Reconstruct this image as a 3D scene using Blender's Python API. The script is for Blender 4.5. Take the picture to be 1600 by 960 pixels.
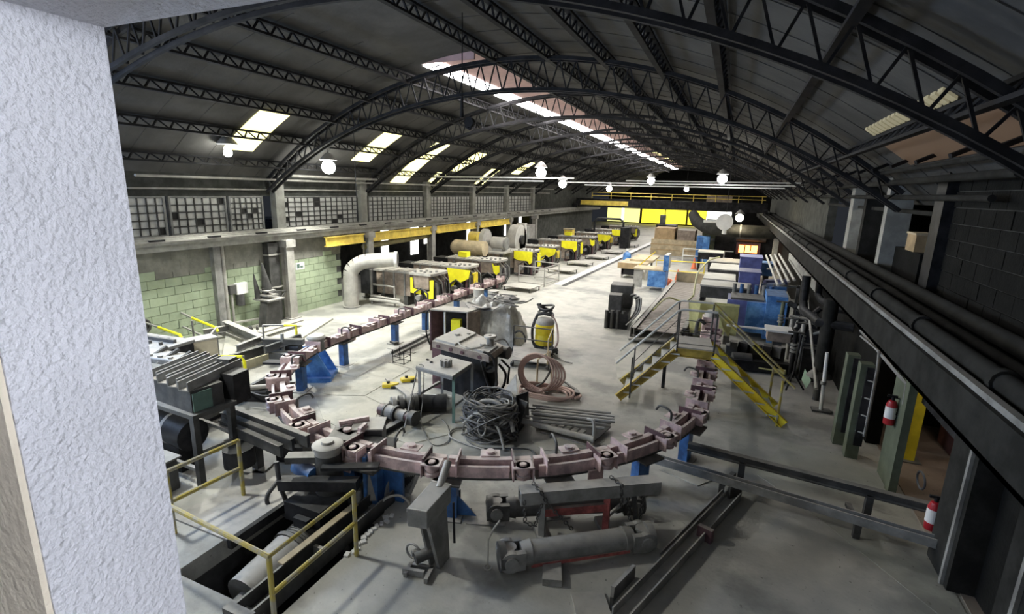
import bpy, math, random
from mathutils import Vector, Matrix
random.seed(7)
PI = math.pi
scene = bpy.context.scene
C = scene.collection
for o in list(bpy.data.objects):
    bpy.data.objects.remove(o)

# ------------------------------------------------------------------ camera
FPX, YAW, PIT, ROL = 796.0, 0.4021, 0.22654, 0.02633      # focal length in pixels of a 1600 px wide frame
_f = Vector((-math.sin(YAW)*math.cos(PIT), math.cos(YAW)*math.cos(PIT), -math.sin(PIT)))
_r0 = Vector((math.cos(YAW), math.sin(YAW), 0)); _u0 = _r0.cross(_f)
_r = _r0*math.cos(ROL) + _u0*math.sin(ROL); _u = -_r0*math.sin(ROL) + _u0*math.cos(ROL)
CAM = Vector((0, 0, 5))
cd = bpy.data.cameras.new('camera'); cam = bpy.data.objects.new('camera', cd); C.objects.link(cam)
cd.sensor_width = 36; cd.lens = 36*FPX/1600; cd.clip_start = 0.05; cd.clip_end = 400
cam.matrix_world = Matrix(((_r.x, _u.x, -_f.x, CAM.x), (_r.y, _u.y, -_f.y, CAM.y), (_r.z, _u.z, -_f.z, CAM.z), (0, 0, 0, 1)))
scene.camera = cam

def G(px, py, z=0.0):                    # survey helper: where the line of sight of a photo pixel meets height z
    d = _f*FPX + _r*(px-800) - _u*(py-480)
    return CAM + d*((z-CAM.z)/d.z)

# ------------------------------------------------------------------ world, light, exposure
w = bpy.data.worlds.new('world'); scene.world = w; w.use_nodes = True
w.node_tree.nodes['Background'].inputs[0].default_value = (0.55, 0.62, 0.75, 1)
w.node_tree.nodes['Background'].inputs[1].default_value = 0.02
vs = scene.view_settings
vs.view_transform = 'Standard'; vs.look = 'None'; vs.gamma = 1; vs.use_curve_mapping = False
vs.exposure = 0.85

def point_light(name, loc, power, col, r=0.12, parent=None):
    l = bpy.data.lights.new(name, 'POINT'); l.energy = power; l.color = col; l.shadow_soft_size = r
    o = bpy.data.objects.new(name, l); C.objects.link(o)
    if parent: o.parent = parent; o.location = Vector(loc)-parent.location
    else: o.location = loc
    return o
def spot_light(name, loc, target, power, col, deg, r=0.12, parent=None):
    l = bpy.data.lights.new(name, 'SPOT'); l.energy = power; l.color = col; l.shadow_soft_size = r; l.spot_size = math.radians(deg); l.spot_blend = 0.5
    o = bpy.data.objects.new(name, l); C.objects.link(o)
    o.rotation_euler = (Vector(target)-Vector(loc)).to_track_quat('-Z', 'Y').to_euler()
    if parent: o.parent = parent; o.location = Vector(loc)-parent.location
    else: o.location = loc
    return o
# ------------------------------------------------------------------ helpers
WM = {}
class MB:
    def __init__(s): s.v = []; s.f = []; s.sm = []
    def add(s, vs, fs, smooth=False):
        o = len(s.v); s.v += [tuple(v) for v in vs]
        for f in fs: s.f.append(tuple(i+o for i in f)); s.sm.append(smooth)
        return s
    def box(s, x0, y0, z0, x1, y1, z1):
        return s.add([(x0,y0,z0),(x1,y0,z0),(x1,y1,z0),(x0,y1,z0),(x0,y0,z1),(x1,y0,z1),(x1,y1,z1),(x0,y1,z1)],
                     [(3,2,1,0),(4,5,6,7),(0,1,5,4),(1,2,6,5),(2,3,7,6),(3,0,4,7)])
    def cb(s, c, d, rz=0, rx=0, ry=0):
        m = Matrix.Rotation(rz,3,'Z') @ Matrix.Rotation(ry,3,'Y') @ Matrix.Rotation(rx,3,'X')
        b = MB().box(-d[0]/2,-d[1]/2,-d[2]/2,d[0]/2,d[1]/2,d[2]/2)
        return s.add([Vector(c)+m@Vector(v) for v in b.v], b.f)
    def _frame(s, p, q, up=None):
        p = Vector(p); q = Vector(q); t = (q-p).normalized()
        up = Vector(up) if up else Vector((0,0,1))
        if abs(t.dot(up)) > 0.98: up = Vector((1,0,0)) if abs(t.x) < 0.9 else Vector((0,1,0))
        a = t.cross(up).normalized(); b = a.cross(t)
        return p, q, t, a, b
    def bar(s, p, q, w, h=None, up=None):
        h = h or w; p, q, t, a, b = s._frame(p, q, up)
        vs = [c + a*x*w/2 + b*y*h/2 for c in (p, q) for x, y in ((-1,-1),(1,-1),(1,1),(-1,1))]
        return s.add(vs, [(0,1,2,3),(7,6,5,4),(1,0,4,5),(2,1,5,6),(3,2,6,7),(0,3,7,4)])
    def prof(s, p, q, pts, up=None):     # sweep a closed 2D profile (a,b) from p to q
        p, q, t, a, b = s._frame(p, q, up); n = len(pts)
        vs = [c + a*x + b*y for c in (p, q) for x, y in pts]
        fs = [(i, (i+1)%n, n+(i+1)%n, n+i) for i in range(n)] + [tuple(range(n-1,-1,-1)), tuple(range(n,2*n))]
        return s.add(vs, fs)
    def ibeam(s, p, q, w, h, t=0.02, up=None):
        W, H = w/2, h/2; k = t/2
        return s.prof(p, q, [(-W,-H),(W,-H),(W,-H+t),(k,-H+t),(k,H-t),(W,H-t),(W,H),(-W,H),(-W,H-t),(-k,H-t),(-k,-H+t),(-W,-H+t)], up)
    def chan(s, p, q, w, h, t=0.02, up=None):   # U opening upward
        W, H = w/2, h/2
        return s.prof(p, q, [(-W,-H),(W,-H),(W,H),(W-t,H),(W-t,-H+t),(-W+t,-H+t),(-W+t,H),(-W,H)], up)
    def angle(s, p, q, w, t=0.015, up=None):
        return s.prof(p, q, [(0,0),(w,0),(w,t),(t,t),(t,w),(0,w)], up)
    def cyl(s, p, q, r, r2=None, n=12, cap=True):
        r2 = r if r2 is None else r2; p, q, t, a, b = s._frame(p, q)
        vs = [c + (a*math.cos(2*PI*i/n)+b*math.sin(2*PI*i/n))*rr for c, rr in ((p,r),(q,r2)) for i in range(n)]
        s.add(vs, [(i,(i+1)%n,n+(i+1)%n,n+i) for i in range(n)], True)
        if cap: s.add(vs, [tuple(range(n-1,-1,-1)), tuple(range(n,2*n))])
        return s
    def tube(s, pts, r, n=6, closed=False):
        pts = [Vector(p) for p in pts]; m = len(pts); rows = []; ref = None
        for i, p in enumerate(pts):
            a = pts[(i-1)%m] if (closed or i > 0) else p; b = pts[(i+1)%m] if (closed or i < m-1) else p
            t = (b-a).normalized() if (b-a).length > 1e-9 else Vector((0,0,1))
            if ref is None:
                ref = Vector((0,0,1)) if abs(t.z) < 0.9 else Vector((1,0,0))
            u = (ref - t*ref.dot(t))
            u = u.normalized() if u.length > 1e-6 else t.orthogonal().normalized()
            ref = u; v = t.cross(u)
            rows.append([p + (u*math.cos(2*PI*k/n)+v*math.sin(2*PI*k/n))*r for k in range(n)])
        vs = [v for row in rows for v in row]; fs = []
        for i in range(m if closed else m-1):
            for k in range(n):
                j = (i+1)%m; fs.append((i*n+k, i*n+(k+1)%n, j*n+(k+1)%n, j*n+k))
        s.add(vs, fs, True)
        if not closed: s.add(vs, [tuple(range(n-1,-1,-1)), tuple(range((m-1)*n, m*n))])
        return s
    def hose(s, pts, r, n=6):
        pts = [Vector(p) for p in pts]; out = []
        for i in range(len(pts)-1):
            a, b, c, d = pts[max(i-1,0)], pts[i], pts[i+1], pts[min(i+2,len(pts)-1)]
            for k in range(6):
                t = k/6; out.append(0.5*((2*b)+(c-a)*t+(2*a-5*b+4*c-d)*t*t+(3*b-a-3*c+d)*t*t*t))
        return s.tube(out+[pts[-1]], r, n)
    def prism(s, poly, z0, z1):
        n = len(poly); vs = [(x,y,z0) for x,y in poly]+[(x,y,z1) for x,y in poly]
        return s.add(vs, [tuple(range(n-1,-1,-1)), tuple(range(n,2*n))]+[(i,(i+1)%n,n+(i+1)%n,n+i) for i in range(n)])
    def plate(s, p3, thick, nrm):        # polygon of 3D points given a thickness along nrm
        n = len(p3); d = Vector(nrm).normalized()*thick; p3 = [Vector(p) for p in p3]
        return s.add(p3+[p+d for p in p3], [tuple(range(n-1,-1,-1)), tuple(range(n,2*n))]+[(i,(i+1)%n,n+(i+1)%n,n+i) for i in range(n)])
    def lathe(s, prof, c=(0,0,0), n=16, ax='Z'):
        vs = []
        for r, z in prof:
            for i in range(n):
                a = 2*PI*i/n; x, y = r*math.cos(a), r*math.sin(a)
                v = (x,y,z) if ax == 'Z' else ((z,x,y) if ax == 'X' else (y,z,x))
                vs.append((c[0]+v[0], c[1]+v[1], c[2]+v[2]))
        m = len(prof)
        return s.add(vs, [(j*n+i, j*n+(i+1)%n, (j+1)*n+(i+1)%n, (j+1)*n+i) for j in range(m-1) for i in range(n)], True)
def link(name, me, mat, parent=None):
    o = bpy.data.objects.new(name, me); C.objects.link(o)
    if parent: o.parent = parent
    return o
def mesh(name, mb, mat):
    me = bpy.data.meshes.new(name); me.from_pydata(mb.v, [], mb.f)
    me.polygons.foreach_set('use_smooth', mb.sm); me.materials.append(mat); me.update(); me.set_sharp_from_angle(angle=0.7)
    return me
def part(name, mb, mat, parent=None, local=False, label=None, bev=0):
    me = mesh(name, mb, mat)
    W = WM.get(parent.name, Matrix()) if parent else Matrix()
    if not local: me.transform(W.inverted())
    o = link(name, me, mat, parent); WM[o.name] = W.copy()
    if label: o['label'] = label
    if bev:
        b = o.modifiers.new('edge', 'BEVEL'); b.width = bev; b.segments = 2; b.limit_method = 'ANGLE'
    return o
def thing(name, label, cat, loc=(0,0,0), rz=0, group=None):
    o = bpy.data.objects.new(name, None); C.objects.link(o); o.empty_display_size = 0.1
    o.location = loc; o.rotation_euler = (0,0,rz)
    o['label'] = label; o['category'] = cat
    if group: o['group'] = group
    WM[o.name] = Matrix.Translation(Vector(loc)) @ Matrix.Rotation(rz,4,'Z')
    return o
def solo(name, mb, mat, label, cat, group=None, bev=0):
    o = part(name, mb, mat, bev=bev); o['label'] = label; o['category'] = cat
    if group: o['group'] = group
    return o
def struct(name, mb, mat):
    o = part(name, mb, mat); o['kind'] = 'structure'; return o
def dup(root, loc, rz, label, group=None, scale=None):
    def rec(o, par):
        c = o.copy(); C.objects.link(c); c.parent = par
        for ch in list(o.children): rec(ch, c)
        return c
    r = rec(root, None); r.location = loc; r.rotation_euler = (0,0,rz); r['label'] = label
    if group: r['group'] = group
    if scale: r.scale = scale
    return r

# ------------------------------------------------------------------ materials
def mat(name, col, rough=0.65, metal=0.0, var=0.25, scale=2.5, dust=0.0, dustcol=(0.46,0.44,0.39), bump=0.0, bscale=30, col2=None, edge=(0.4,0.65)):
    m = bpy.data.materials.new(name); m.use_nodes = True; nt = m.node_tree; N = nt.nodes; L = nt.links
    b = N['Principled BSDF']; b.inputs['Roughness'].default_value = rough; b.inputs['Metallic'].default_value = metal
    geo = N.new('ShaderNodeNewGeometry')
    no = N.new('ShaderNodeTexNoise'); no.inputs['Scale'].default_value = scale; no.inputs['Detail'].default_value = 5; no.inputs['Roughness'].default_value = 0.65
    L.new(geo.outputs['Position'], no.inputs['Vector'])
    mr = N.new('ShaderNodeMapRange'); mr.inputs[1].default_value = edge[0]; mr.inputs[2].default_value = edge[1]; L.new(no.outputs['Fac'], mr.inputs[0])
    mx = N.new('ShaderNodeMix'); mx.data_type = 'RGBA'; L.new(mr.outputs[0], mx.inputs['Factor'])
    c1 = tuple(c*(1-var) for c in col); c2 = col2 or tuple(min(1,c*(1+var)) for c in col)
    mx.inputs['A'].default_value = (*c1,1); mx.inputs['B'].default_value = (*c2,1)
    out = mx.outputs['Result']
    if dust:
        sp = N.new('ShaderNodeSeparateXYZ'); L.new(geo.outputs['Normal'], sp.inputs[0])
        d1 = N.new('ShaderNodeMapRange'); d1.inputs[1].default_value = 0.35; d1.inputs[2].default_value = 0.95; L.new(sp.outputs['Z'], d1.inputs[0])
        n2 = N.new('ShaderNodeTexNoise'); n2.inputs['Scale'].default_value = 7; n2.inputs['Detail'].default_value = 4; L.new(geo.outputs['Position'], n2.inputs['Vector'])
        d2 = N.new('ShaderNodeMapRange'); d2.inputs[1].default_value = 0.3; d2.inputs[2].default_value = 0.55; d2.inputs[3].default_value = dust*0.55; d2.inputs[4].default_value = dust
        L.new(n2.outputs['Fac'], d2.inputs[0])
        mu = N.new('ShaderNodeMath'); mu.operation = 'MULTIPLY'; L.new(d1.outputs[0], mu.inputs[0]); L.new(d2.outputs[0], mu.inputs[1])
        m2 = N.new('ShaderNodeMix'); m2.data_type = 'RGBA'; L.new(mu.outputs[0], m2.inputs['Factor']); L.new(out, m2.inputs['A']); m2.inputs['B'].default_value = (*dustcol,1)
        out = m2.outputs['Result']
    L.new(out, b.inputs['Base Color'])
    if bump:
        n3 = N.new('ShaderNodeTexNoise'); n3.inputs['Scale'].default_value = bscale; n3.inputs['Detail'].default_value = 6; L.new(geo.outputs['Position'], n3.inputs['Vector'])
        bp = N.new('ShaderNodeBump'); bp.inputs['Strength'].default_value = bump; bp.inputs['Distance'].default_value = 0.02
        L.new(n3.outputs['Fac'], bp.inputs['Height']); L.new(bp.outputs[0], b.inputs['Normal'])
    return m
def glow(name, col, s):
    m = bpy.data.materials.new(name); m.use_nodes = True; b = m.node_tree.nodes['Principled BSDF']
    b.inputs['Base Color'].default_value = (*[min(1,c) for c in col],1); b.inputs['Emission Color'].default_value = (*col,1); b.inputs['Emission Strength'].default_value = s
    return m
def floor_mat(name, a, b_, stain, s1=0.28, s2=1.7):
    m = bpy.data.materials.new(name); m.use_nodes = True; nt = m.node_tree; N = nt.nodes; L = nt.links; b = N['Principled BSDF']
    b.inputs['Roughness'].default_value = 0.62
    geo = N.new('ShaderNodeNewGeometry')
    def noise(s, d, lo, hi):
        n = N.new('ShaderNodeTexNoise'); n.inputs['Scale'].default_value = s; n.inputs['Detail'].default_value = d; n.inputs['Roughness'].default_value = 0.6; L.new(geo.outputs['Position'], n.inputs['Vector'])
        r = N.new('ShaderNodeMapRange'); r.inputs[1].default_value = lo; r.inputs[2].default_value = hi; L.new(n.outputs['Fac'], r.inputs[0]); return r.outputs[0]
    def mix(f, x, y):
        q = N.new('ShaderNodeMix'); q.data_type = 'RGBA'; L.new(f, q.inputs['Factor'])
        for k, v in (('A',x),('B',y)):
            if isinstance(v, tuple): q.inputs[k].default_value = (*v,1)
            else: L.new(v, q.inputs[k])
        return q.outputs['Result']
    base = mix(noise(s2,8,0.35,0.68), a, b_)
    base = mix(noise(s1*1.6,7,0.52,0.62), base, stain)
    base = mix(noise(14,3,0.66,0.72), base, tuple(c*0.5 for c in a))
    L.new(base, b.inputs['Base Color'])
    n3 = N.new('ShaderNodeTexNoise'); n3.inputs['Scale'].default_value = 18; n3.inputs['Detail'].default_value = 5; L.new(geo.outputs['Position'], n3.inputs['Vector'])
    bp = N.new('ShaderNodeBump'); bp.inputs['Strength'].default_value = 0.25; bp.inputs['Distance'].default_value = 0.02
    L.new(n3.outputs['Fac'], bp.inputs['Height']); L.new(bp.outputs[0], b.inputs['Normal'])
    return m

M = {}
M['floor'] = floor_mat('floor_concrete', (0.37,0.365,0.33), (0.49,0.48,0.43), (0.25,0.25,0.23))
M['floor_dark'] = floor_mat('floor_grimy_concrete', (0.25,0.25,0.235), (0.33,0.33,0.31), (0.17,0.17,0.165))
M['lit_wedge'] = floor_mat('lit_wedge_concrete', (0.36,0.36,0.31), (0.44,0.44,0.38), (0.26,0.26,0.23))
M['plate'] = floor_mat('dusty_floor_plate', (0.44,0.435,0.39), (0.54,0.53,0.46), (0.36,0.36,0.32), 0.5, 2.5)
M['redfloor'] = floor_mat('worn_red_floor', (0.26,0.20,0.16), (0.34,0.27,0.21), (0.2,0.17,0.14))
M['plaster'] = mat('rough_white_plaster', (0.70,0.70,0.73), 0.9, var=0.06, bump=0.8, bscale=70)
M['cream'] = mat('cream_wall_paint', (0.74,0.66,0.52), 0.8, var=0.06, bump=0.3, bscale=40)
M['mortar'] = mat('dark_mortar', (0.085,0.088,0.08), 0.9)
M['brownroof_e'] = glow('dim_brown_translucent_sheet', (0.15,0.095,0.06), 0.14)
M['green_block'] = mat('green_painted_block', (0.355,0.425,0.29), 0.8, var=0.15, scale=1.2, bump=0.35, bscale=22)
M['bare_block'] = mat('soot_grey_block', (0.22,0.22,0.19), 0.9, var=0.2, bump=0.35, bscale=22)
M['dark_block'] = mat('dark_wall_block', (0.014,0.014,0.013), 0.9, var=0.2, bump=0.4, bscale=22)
M['roof'] = mat('fibre_cement_roof', (0.10,0.098,0.094), 0.9, var=0.15, scale=0.8, bump=0.3, bscale=12)
M['truss'] = mat('dark_truss_steel', (0.028,0.028,0.03), 0.7, var=0.3)
M['steel'] = mat('dusty_grey_steel', (0.24,0.24,0.23), 0.65, 0.1, var=0.3, dust=0.8, dustcol=(0.5,0.48,0.44))
M['dsteel'] = mat('grimy_dark_steel', (0.07,0.07,0.068), 0.6, 0.2, var=0.4, dust=0.55, dustcol=(0.36,0.35,0.32))
M['black'] = mat('oily_black_steel', (0.03,0.03,0.032), 0.5, 0.2, var=0.4, dust=0.25, dustcol=(0.25,0.25,0.24))
M['lsteel'] = mat('pale_grey_steel', (0.38,0.37,0.34), 0.6, 0.1, var=0.2, dust=0.6, dustcol=(0.55,0.53,0.48))
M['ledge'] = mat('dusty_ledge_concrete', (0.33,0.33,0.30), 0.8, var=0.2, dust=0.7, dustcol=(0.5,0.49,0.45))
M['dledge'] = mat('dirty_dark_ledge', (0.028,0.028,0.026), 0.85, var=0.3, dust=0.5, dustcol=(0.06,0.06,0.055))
M['yellow'] = mat('yellow_machine_paint', (0.85,0.66,0.03), 0.5, var=0.12, dust=0.25)
M['bright_yellow'] = mat('bright_yellow_guard_paint', (0.95,0.86,0.02), 0.5, var=0.1)
M['rail_yellow'] = mat('worn_yellow_rail_paint', (0.62,0.50,0.10), 0.55, var=0.3, col2=(0.33,0.31,0.24), scale=6, edge=(0.45,0.6))
M['amber'] = mat('amber_crane_beam_paint', (0.9,0.66,0.12), 0.6, var=0.2, dust=0.3)
M['blue'] = mat('blue_machine_paint', (0.04,0.13,0.34), 0.5, var=0.35, scale=4, dust=0.35)
M['bright_blue'] = mat('bright_blue_paint', (0.06,0.22,0.62), 0.5, var=0.3, scale=3, col2=(0.16,0.38,0.75), dust=0.3)
M['violet'] = mat('violet_blue_paint', (0.10,0.12,0.34), 0.55, var=0.25, dust=0.5, dustcol=(0.4,0.4,0.48))
M['pink'] = mat('dusty_pink_track_paint', (0.56,0.42,0.41), 0.6, var=0.3, scale=5, dust=0.85, dustcol=(0.68,0.60,0.57))
M['red'] = mat('worn_red_paint', (0.34,0.09,0.08), 0.6, var=0.4, scale=6, dust=0.7)
M['ext_red'] = mat('extinguisher_red', (0.42,0.02,0.03), 0.35, var=0.1)
M['white'] = mat('white_label', (0.78,0.78,0.76), 0.6, var=0.08)
M['brown'] = mat('rusty_brown_panel', (0.26,0.21,0.17), 0.7, var=0.25, scale=4, dust=0.85, dustcol=(0.56,0.54,0.48))
M['maroon'] = mat('greasy_maroon_steel', (0.13,0.07,0.08), 0.55, 0.1, var=0.4, dust=0.5)
M['duct'] = mat('galvanised_duct', (0.42,0.41,0.38), 0.6, 0.2, var=0.15, dust=0.4)
M['tarp'] = mat('grey_plastic_sheet', (0.52,0.52,0.49), 0.45, var=0.25, scale=5, dust=0.4, bump=0.5, bscale=9)
M['hose_pink'] = mat('faded_pink_hose', (0.58,0.42,0.37), 0.6, var=0.12)
M['rubber'] = mat('black_rubber', (0.035,0.035,0.038), 0.6, var=0.3, dust=0.35, dustcol=(0.3,0.3,0.28))
M['cable'] = mat('dusty_cable', (0.09,0.09,0.088), 0.6, var=0.4, scale=8, dust=0.65)
M['orange'] = mat('cone_orange', (0.85,0.22,0.10), 0.5, var=0.1)
M['wood'] = mat('pale_wood', (0.52,0.43,0.28), 0.7, var=0.2)
M['kraft'] = mat('tan_board', (0.42,0.30,0.16), 0.75, var=0.2)
M['teal'] = mat('teal_grey_paint', (0.10,0.17,0.14), 0.6, var=0.2)
M['gpost'] = mat('green_painted_post', (0.10,0.12,0.08), 0.7, var=0.2)
M['pit'] = mat('oily_pit_concrete', (0.045,0.045,0.045), 0.6, var=0.4)
M['glassp'] = mat('dust_coated_pane', (0.55,0.555,0.53), 0.6, var=0.15)
M['pane_l'] = mat('clean_pale_pane', (0.62,0.63,0.6), 0.5, var=0.1)
M['pane_d'] = mat('open_dark_pane', (0.02,0.02,0.02), 0.8)
M['ygreen'] = mat('yellow_green_sheet', (0.50,0.50,0.22), 0.6, var=0.2, dust=0.3)
M['signg'] = mat('pale_green_sign', (0.42,0.60,0.45), 0.6, var=0.1)
M['sky_e'] = glow('lit_rooflight', (1.0,0.93,0.42), 1.15)
M['ridge_e'] = glow('lit_ridge_glazing', (1.0,0.95,0.93), 25)
M['lamp_e'] = glow('lamp_bulb', (1.0,1.0,0.92), 40)
M['warm_e'] = glow('warm_lamp_bulb', (1.0,0.85,0.55), 40)
M['day_e'] = glow('daylit_opening', (1.0,0.99,0.92), 2.2)
M['fire_e'] = glow('furnace_fire', (1.0,0.30,0.06), 5)
M['dimday_e'] = glow('dim_daylit_panel', (0.30,0.27,0.17), 0.30)
M['lit_lining'] = mat('pink_lit_lining', (0.62,0.42,0.40), 0.8, var=0.1)  # pink tone stands in for light on the roof by the ridge
for k in ('dark_block','dledge','truss','roof','black','mortar'):      # matt dark surfaces
    M[k].node_tree.nodes['Principled BSDF'].inputs['Specular IOR Level'].default_value = 0.08

# ================================================================== STRUCTURE
XL, XR = -15.5, 3.4                      # left and right wall faces
COLY = [8.4 + 5.3*k for k in range(8)]   # column and truss spacing along the hall
XC, ZA, RR = -6.0, 8.75, 14.65           # roof arc: centre, apex height, radius
def roofz(x, d=0.0): return ZA - RR + math.sqrt((RR-d)**2 - (x-XC)**2)
# ---- floor slabs around the pit
PX0, PX1, PY0, PY1 = -6.2, -4.42, 3.55, 5.78
fl = MB().box(-22, 6.6, -0.3, PX0, 110, 0).box(PX0, PY1, -0.3, PX1, 110, 0).box(PX1, 7.2, -0.3, 9, 110, 0).box(-22, -2, -0.3, PX0, 6.6, 0)
struct('floor', fl, M['floor'])
struct('floor_near', MB().box(PX0, -2, -0.3, PX1, PY0, 0).box(PX1, -2, -0.3, 9, 7.2, 0), M['floor'])
lit_wedge = struct('floor_lit_wedge', MB().prism([(0.9,9.6),(1.55,8.9),(2.95,6.9),(3.2,6.9),(3.2,9.9),(2.6,11.2),(1.5,11.3)], 0, 0.006), M['lit_wedge'])  # wedge of light from the doorway, put into shape and colour of a slab
struct('floor_side_room', MB().box(3.25, 6.5, 0, 9, 14, 0.012), M['redfloor'])
pit = struct('floor_pit', MB().box(PX0-0.2, PY0-0.2, -1.7, PX1+0.2, PY1+0.2, -1.5).box(PX0-0.2, PY0-0.2, -1.5, PX0, PY1+0.2, -0.3)
       .box(PX1, PY0-0.2, -1.5, PX1+0.2, PY1+0.2, -0.3).box(PX0, PY0-0.2, -1.5, PX1, PY0, -0.3).box(PX0, PY1, -1.5, PX1, PY1+0.2, -0.3), M['pit'])
# loose steel floor plates inside the conveyor loop, each its own piece
FLOOR = bpy.data.objects['floor']
def fplate(px, z=0.012):
    pts = [G(a, b) for a, b in px]; part('floor_plate', MB().prism([(p.x, p.y) for p in pts][::-1], 0.0, z), M['plate'], FLOOR)
fplate([(498,614),(523,584),(558,592),(604,567),(640,578),(570,619),(520,618)])
fplate([(524,581),(540,561),(600,558),(602,565),(558,590)])
fplate([(492,622),(566,621),(594,633),(580,672),(548,678),(505,656)])
fplate([(572,620),(642,580),(662,600),(640,628),(597,632)])
fplate([(606,566),(625,556),(660,560),(668,590),(644,577)])
fplate([(584,676),(640,655),(700,680),(640,695)])
fplate([(830,690),(880,668),(945,690),(925,700),(850,705)])
fplate([(1030,735),(1080,722),(1135,742),(1090,760)])
fplate([(960,560),(1000,545),(1015,580),(965,592)])
# ---- left wall, green painted block below, bare block above
wl = struct('wall_left', MB().box(XL-0.35, -2, 0, XL-0.02, 17.3, 3.2).box(XL-0.35, -2, 4.55, XL-0.02, 60, 5.5).box(XL-0.35, 40.5, 0, XL-0.02, 60, 4.55), M['mortar'])
bw, bh = 0.52, 0.265
bm_g = mesh('block', MB().box(0, 0, 0, 0.07, bw-0.016, bh-0.014), M['green_block'])
bm_b = mesh('block', MB().box(0, 0, 0, 0.07, bw-0.016, bh-0.014), M['bare_block'])
hm_g = mesh('half_block', MB().box(0, 0, 0, 0.07, bw/2-0.016, bh-0.014), M['green_block'])
def lay(parent, x, y0, y1, z0, nrow, pick, bw=bw, bh=bh, jit=0.006):
    for r in range(nrow):
        y = y0 - (bw/2 if r % 2 else 0)
        while y < y1 - bw*0.6:
            me = pick(y, z0+r*bh)
            o = link('block', me, None, parent); o.location = (x + random.uniform(-jit, jit), y, z0 + r*bh)
            y += bw
lay(wl, XL-0.05, 7.4, 17.3, 0.005, 12, lambda y, z: bm_g if z < 2.12 + random.uniform(-.02,.02) else bm_b)
# ---- clerestory: one window per bay, panes as pieces
def clerestory(n, y0, y1, cols, rows, single=True):
    z0, z1 = 3.42, 4.5; x = XL+0.02
    wn = struct('window_%d' % n, MB().box(x-0.05, y0, z0-0.05, x+0.05, y1, z0).box(x-0.05, y0, z1, x+0.05, y1, z1+0.05)
                .box(x-0.05, y0, z0, x+0.05, y0+0.06, z1).box(x-0.05, y1-0.06, z0, x+0.05, y1, z1), M['steel'])
    bars = MB()
    cw, rh = (y1-y0)/cols, (z1-z0)/rows
    for i in range(1, cols): bars.box(x-0.01, y0+i*cw-0.017, z0, x+0.035, y0+i*cw+0.017, z1)
    for j in range(1, rows): bars.box(x-0.01, y0, z0+j*rh-0.017, x+0.035, y1, z0+j*rh+0.017)
    part('glazing_bars', bars, M['dsteel'], wn)
    pm = {k: mesh('pane', MB().box(-0.006, 0.01, 0.01, 0.006, cw-0.01, rh-0.01), M[k]) for k in ('glassp','pane_l','pane_d')}
    allp = MB()
    for i in range(cols):
        for j in range(rows):
            k = random.choices(('glassp','pane_l','pane_d'), (0.86, 0.09, 0.05))[0]
            if single:
                o = link('pane', pm[k], None, wn); o.location = (x + random.uniform(-.008,.0), y0+i*cw, z0+j*rh)
            else: allp.box(x-0.012, y0+i*cw+.01, z0+j*rh+.01, x, y0+(i+1)*cw-.01, z0+(j+1)*rh-.01)
    if not single:
        o = part('pane_field', allp, M['glassp'], wn); o['kind'] = 'stuff'
clerestory(1, COLY[0]-0.2, COLY[0]+1.6, 7, 5)
clerestory(2, COLY[0]+1.7, COLY[0]+3.6, 7, 5)
clerestory(3, COLY[0]+3.7, COLY[1]-0.25, 6, 6)
clerestory(4, COLY[1]+0.25, COLY[2]-0.2, 15, 6)
clerestory(5, COLY[2]+0.2, COLY[3]-0.2, 14, 6, False)
clerestory(6, COLY[3]+0.2, COLY[4]-0.2, 14, 6, False)
clerestory(7, COLY[4]+0.2, COLY[5]-0.2, 12, 5, False)
clerestory(8, COLY[5]+0.2, COLY[6]-0.2, 8, 5, False)
# near left corner: added blue-glowing window, unseen behind the pier, tinting the roof
wg = struct('window_9', MB().box(XL, 2.6, 3.6, XL+0.08, 6.6, 3.7).box(XL, 2.6, 5.2, XL+0.08, 6.6, 5.3), M['steel'])
part('pane', MB().box(XL+0.02, 2.7, 3.7, XL+0.04, 6.5, 5.2), glow('added_blue_glow', (0.45,0.64,1.0), 26), wg)
# ---- left ledge and crane rail
tl = struct('trim_1', MB().box(XL-0.02, 5, 3.18, XL+0.55, 62, 3.36).box(XL+0.05, 5, 2.98, XL+0.42, 62, 3.18), M['ledge'])
part('crane_rail', MB().box(XL+0.40, 5, 3.36, XL+0.47, 62, 3.42).box(XL+0.52, 5, 3.27, XL+0.60, 62, 3.31), M['lsteel'], tl)
clip = mesh('rail_clip', MB().box(-0.03, -0.22, 0, 0.05, 0.22, 0.05), M['black'])
for k in range(20):
    o = link('rail_clip', clip, None, tl); o.location = (XL+0.56, 9.3+1.77*k, 3.30)
struct('trim_2', MB().box(XL-0.02, 8, 2.30, XL+0.02, 17.3, 2.98), M['bare_block'])
# yellow runway beams between the columns
ty = struct('trim_3', MB().box(XL+0.30, 16.6, 2.56, XL+0.5, 17.9, 2.62), M['amber'])
for a, b in ((16.0,18.3),(18.75,23.9),(24.4,29.3),(29.8,34.6)):
    part('runway_beam', MB().ibeam((XL+0.45,a,2.74),(XL+0.45,b,2.74),0.2,0.40,0.04), M['amber'], ty)
part('dusty_pipe', MB().cyl((XL+0.2,18.6,2.3),(XL+0.2,24,2.42),0.13), mat('dull_mustard_pipe',(0.3,0.26,0.12),var=0.2,dust=0.5), ty)
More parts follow.
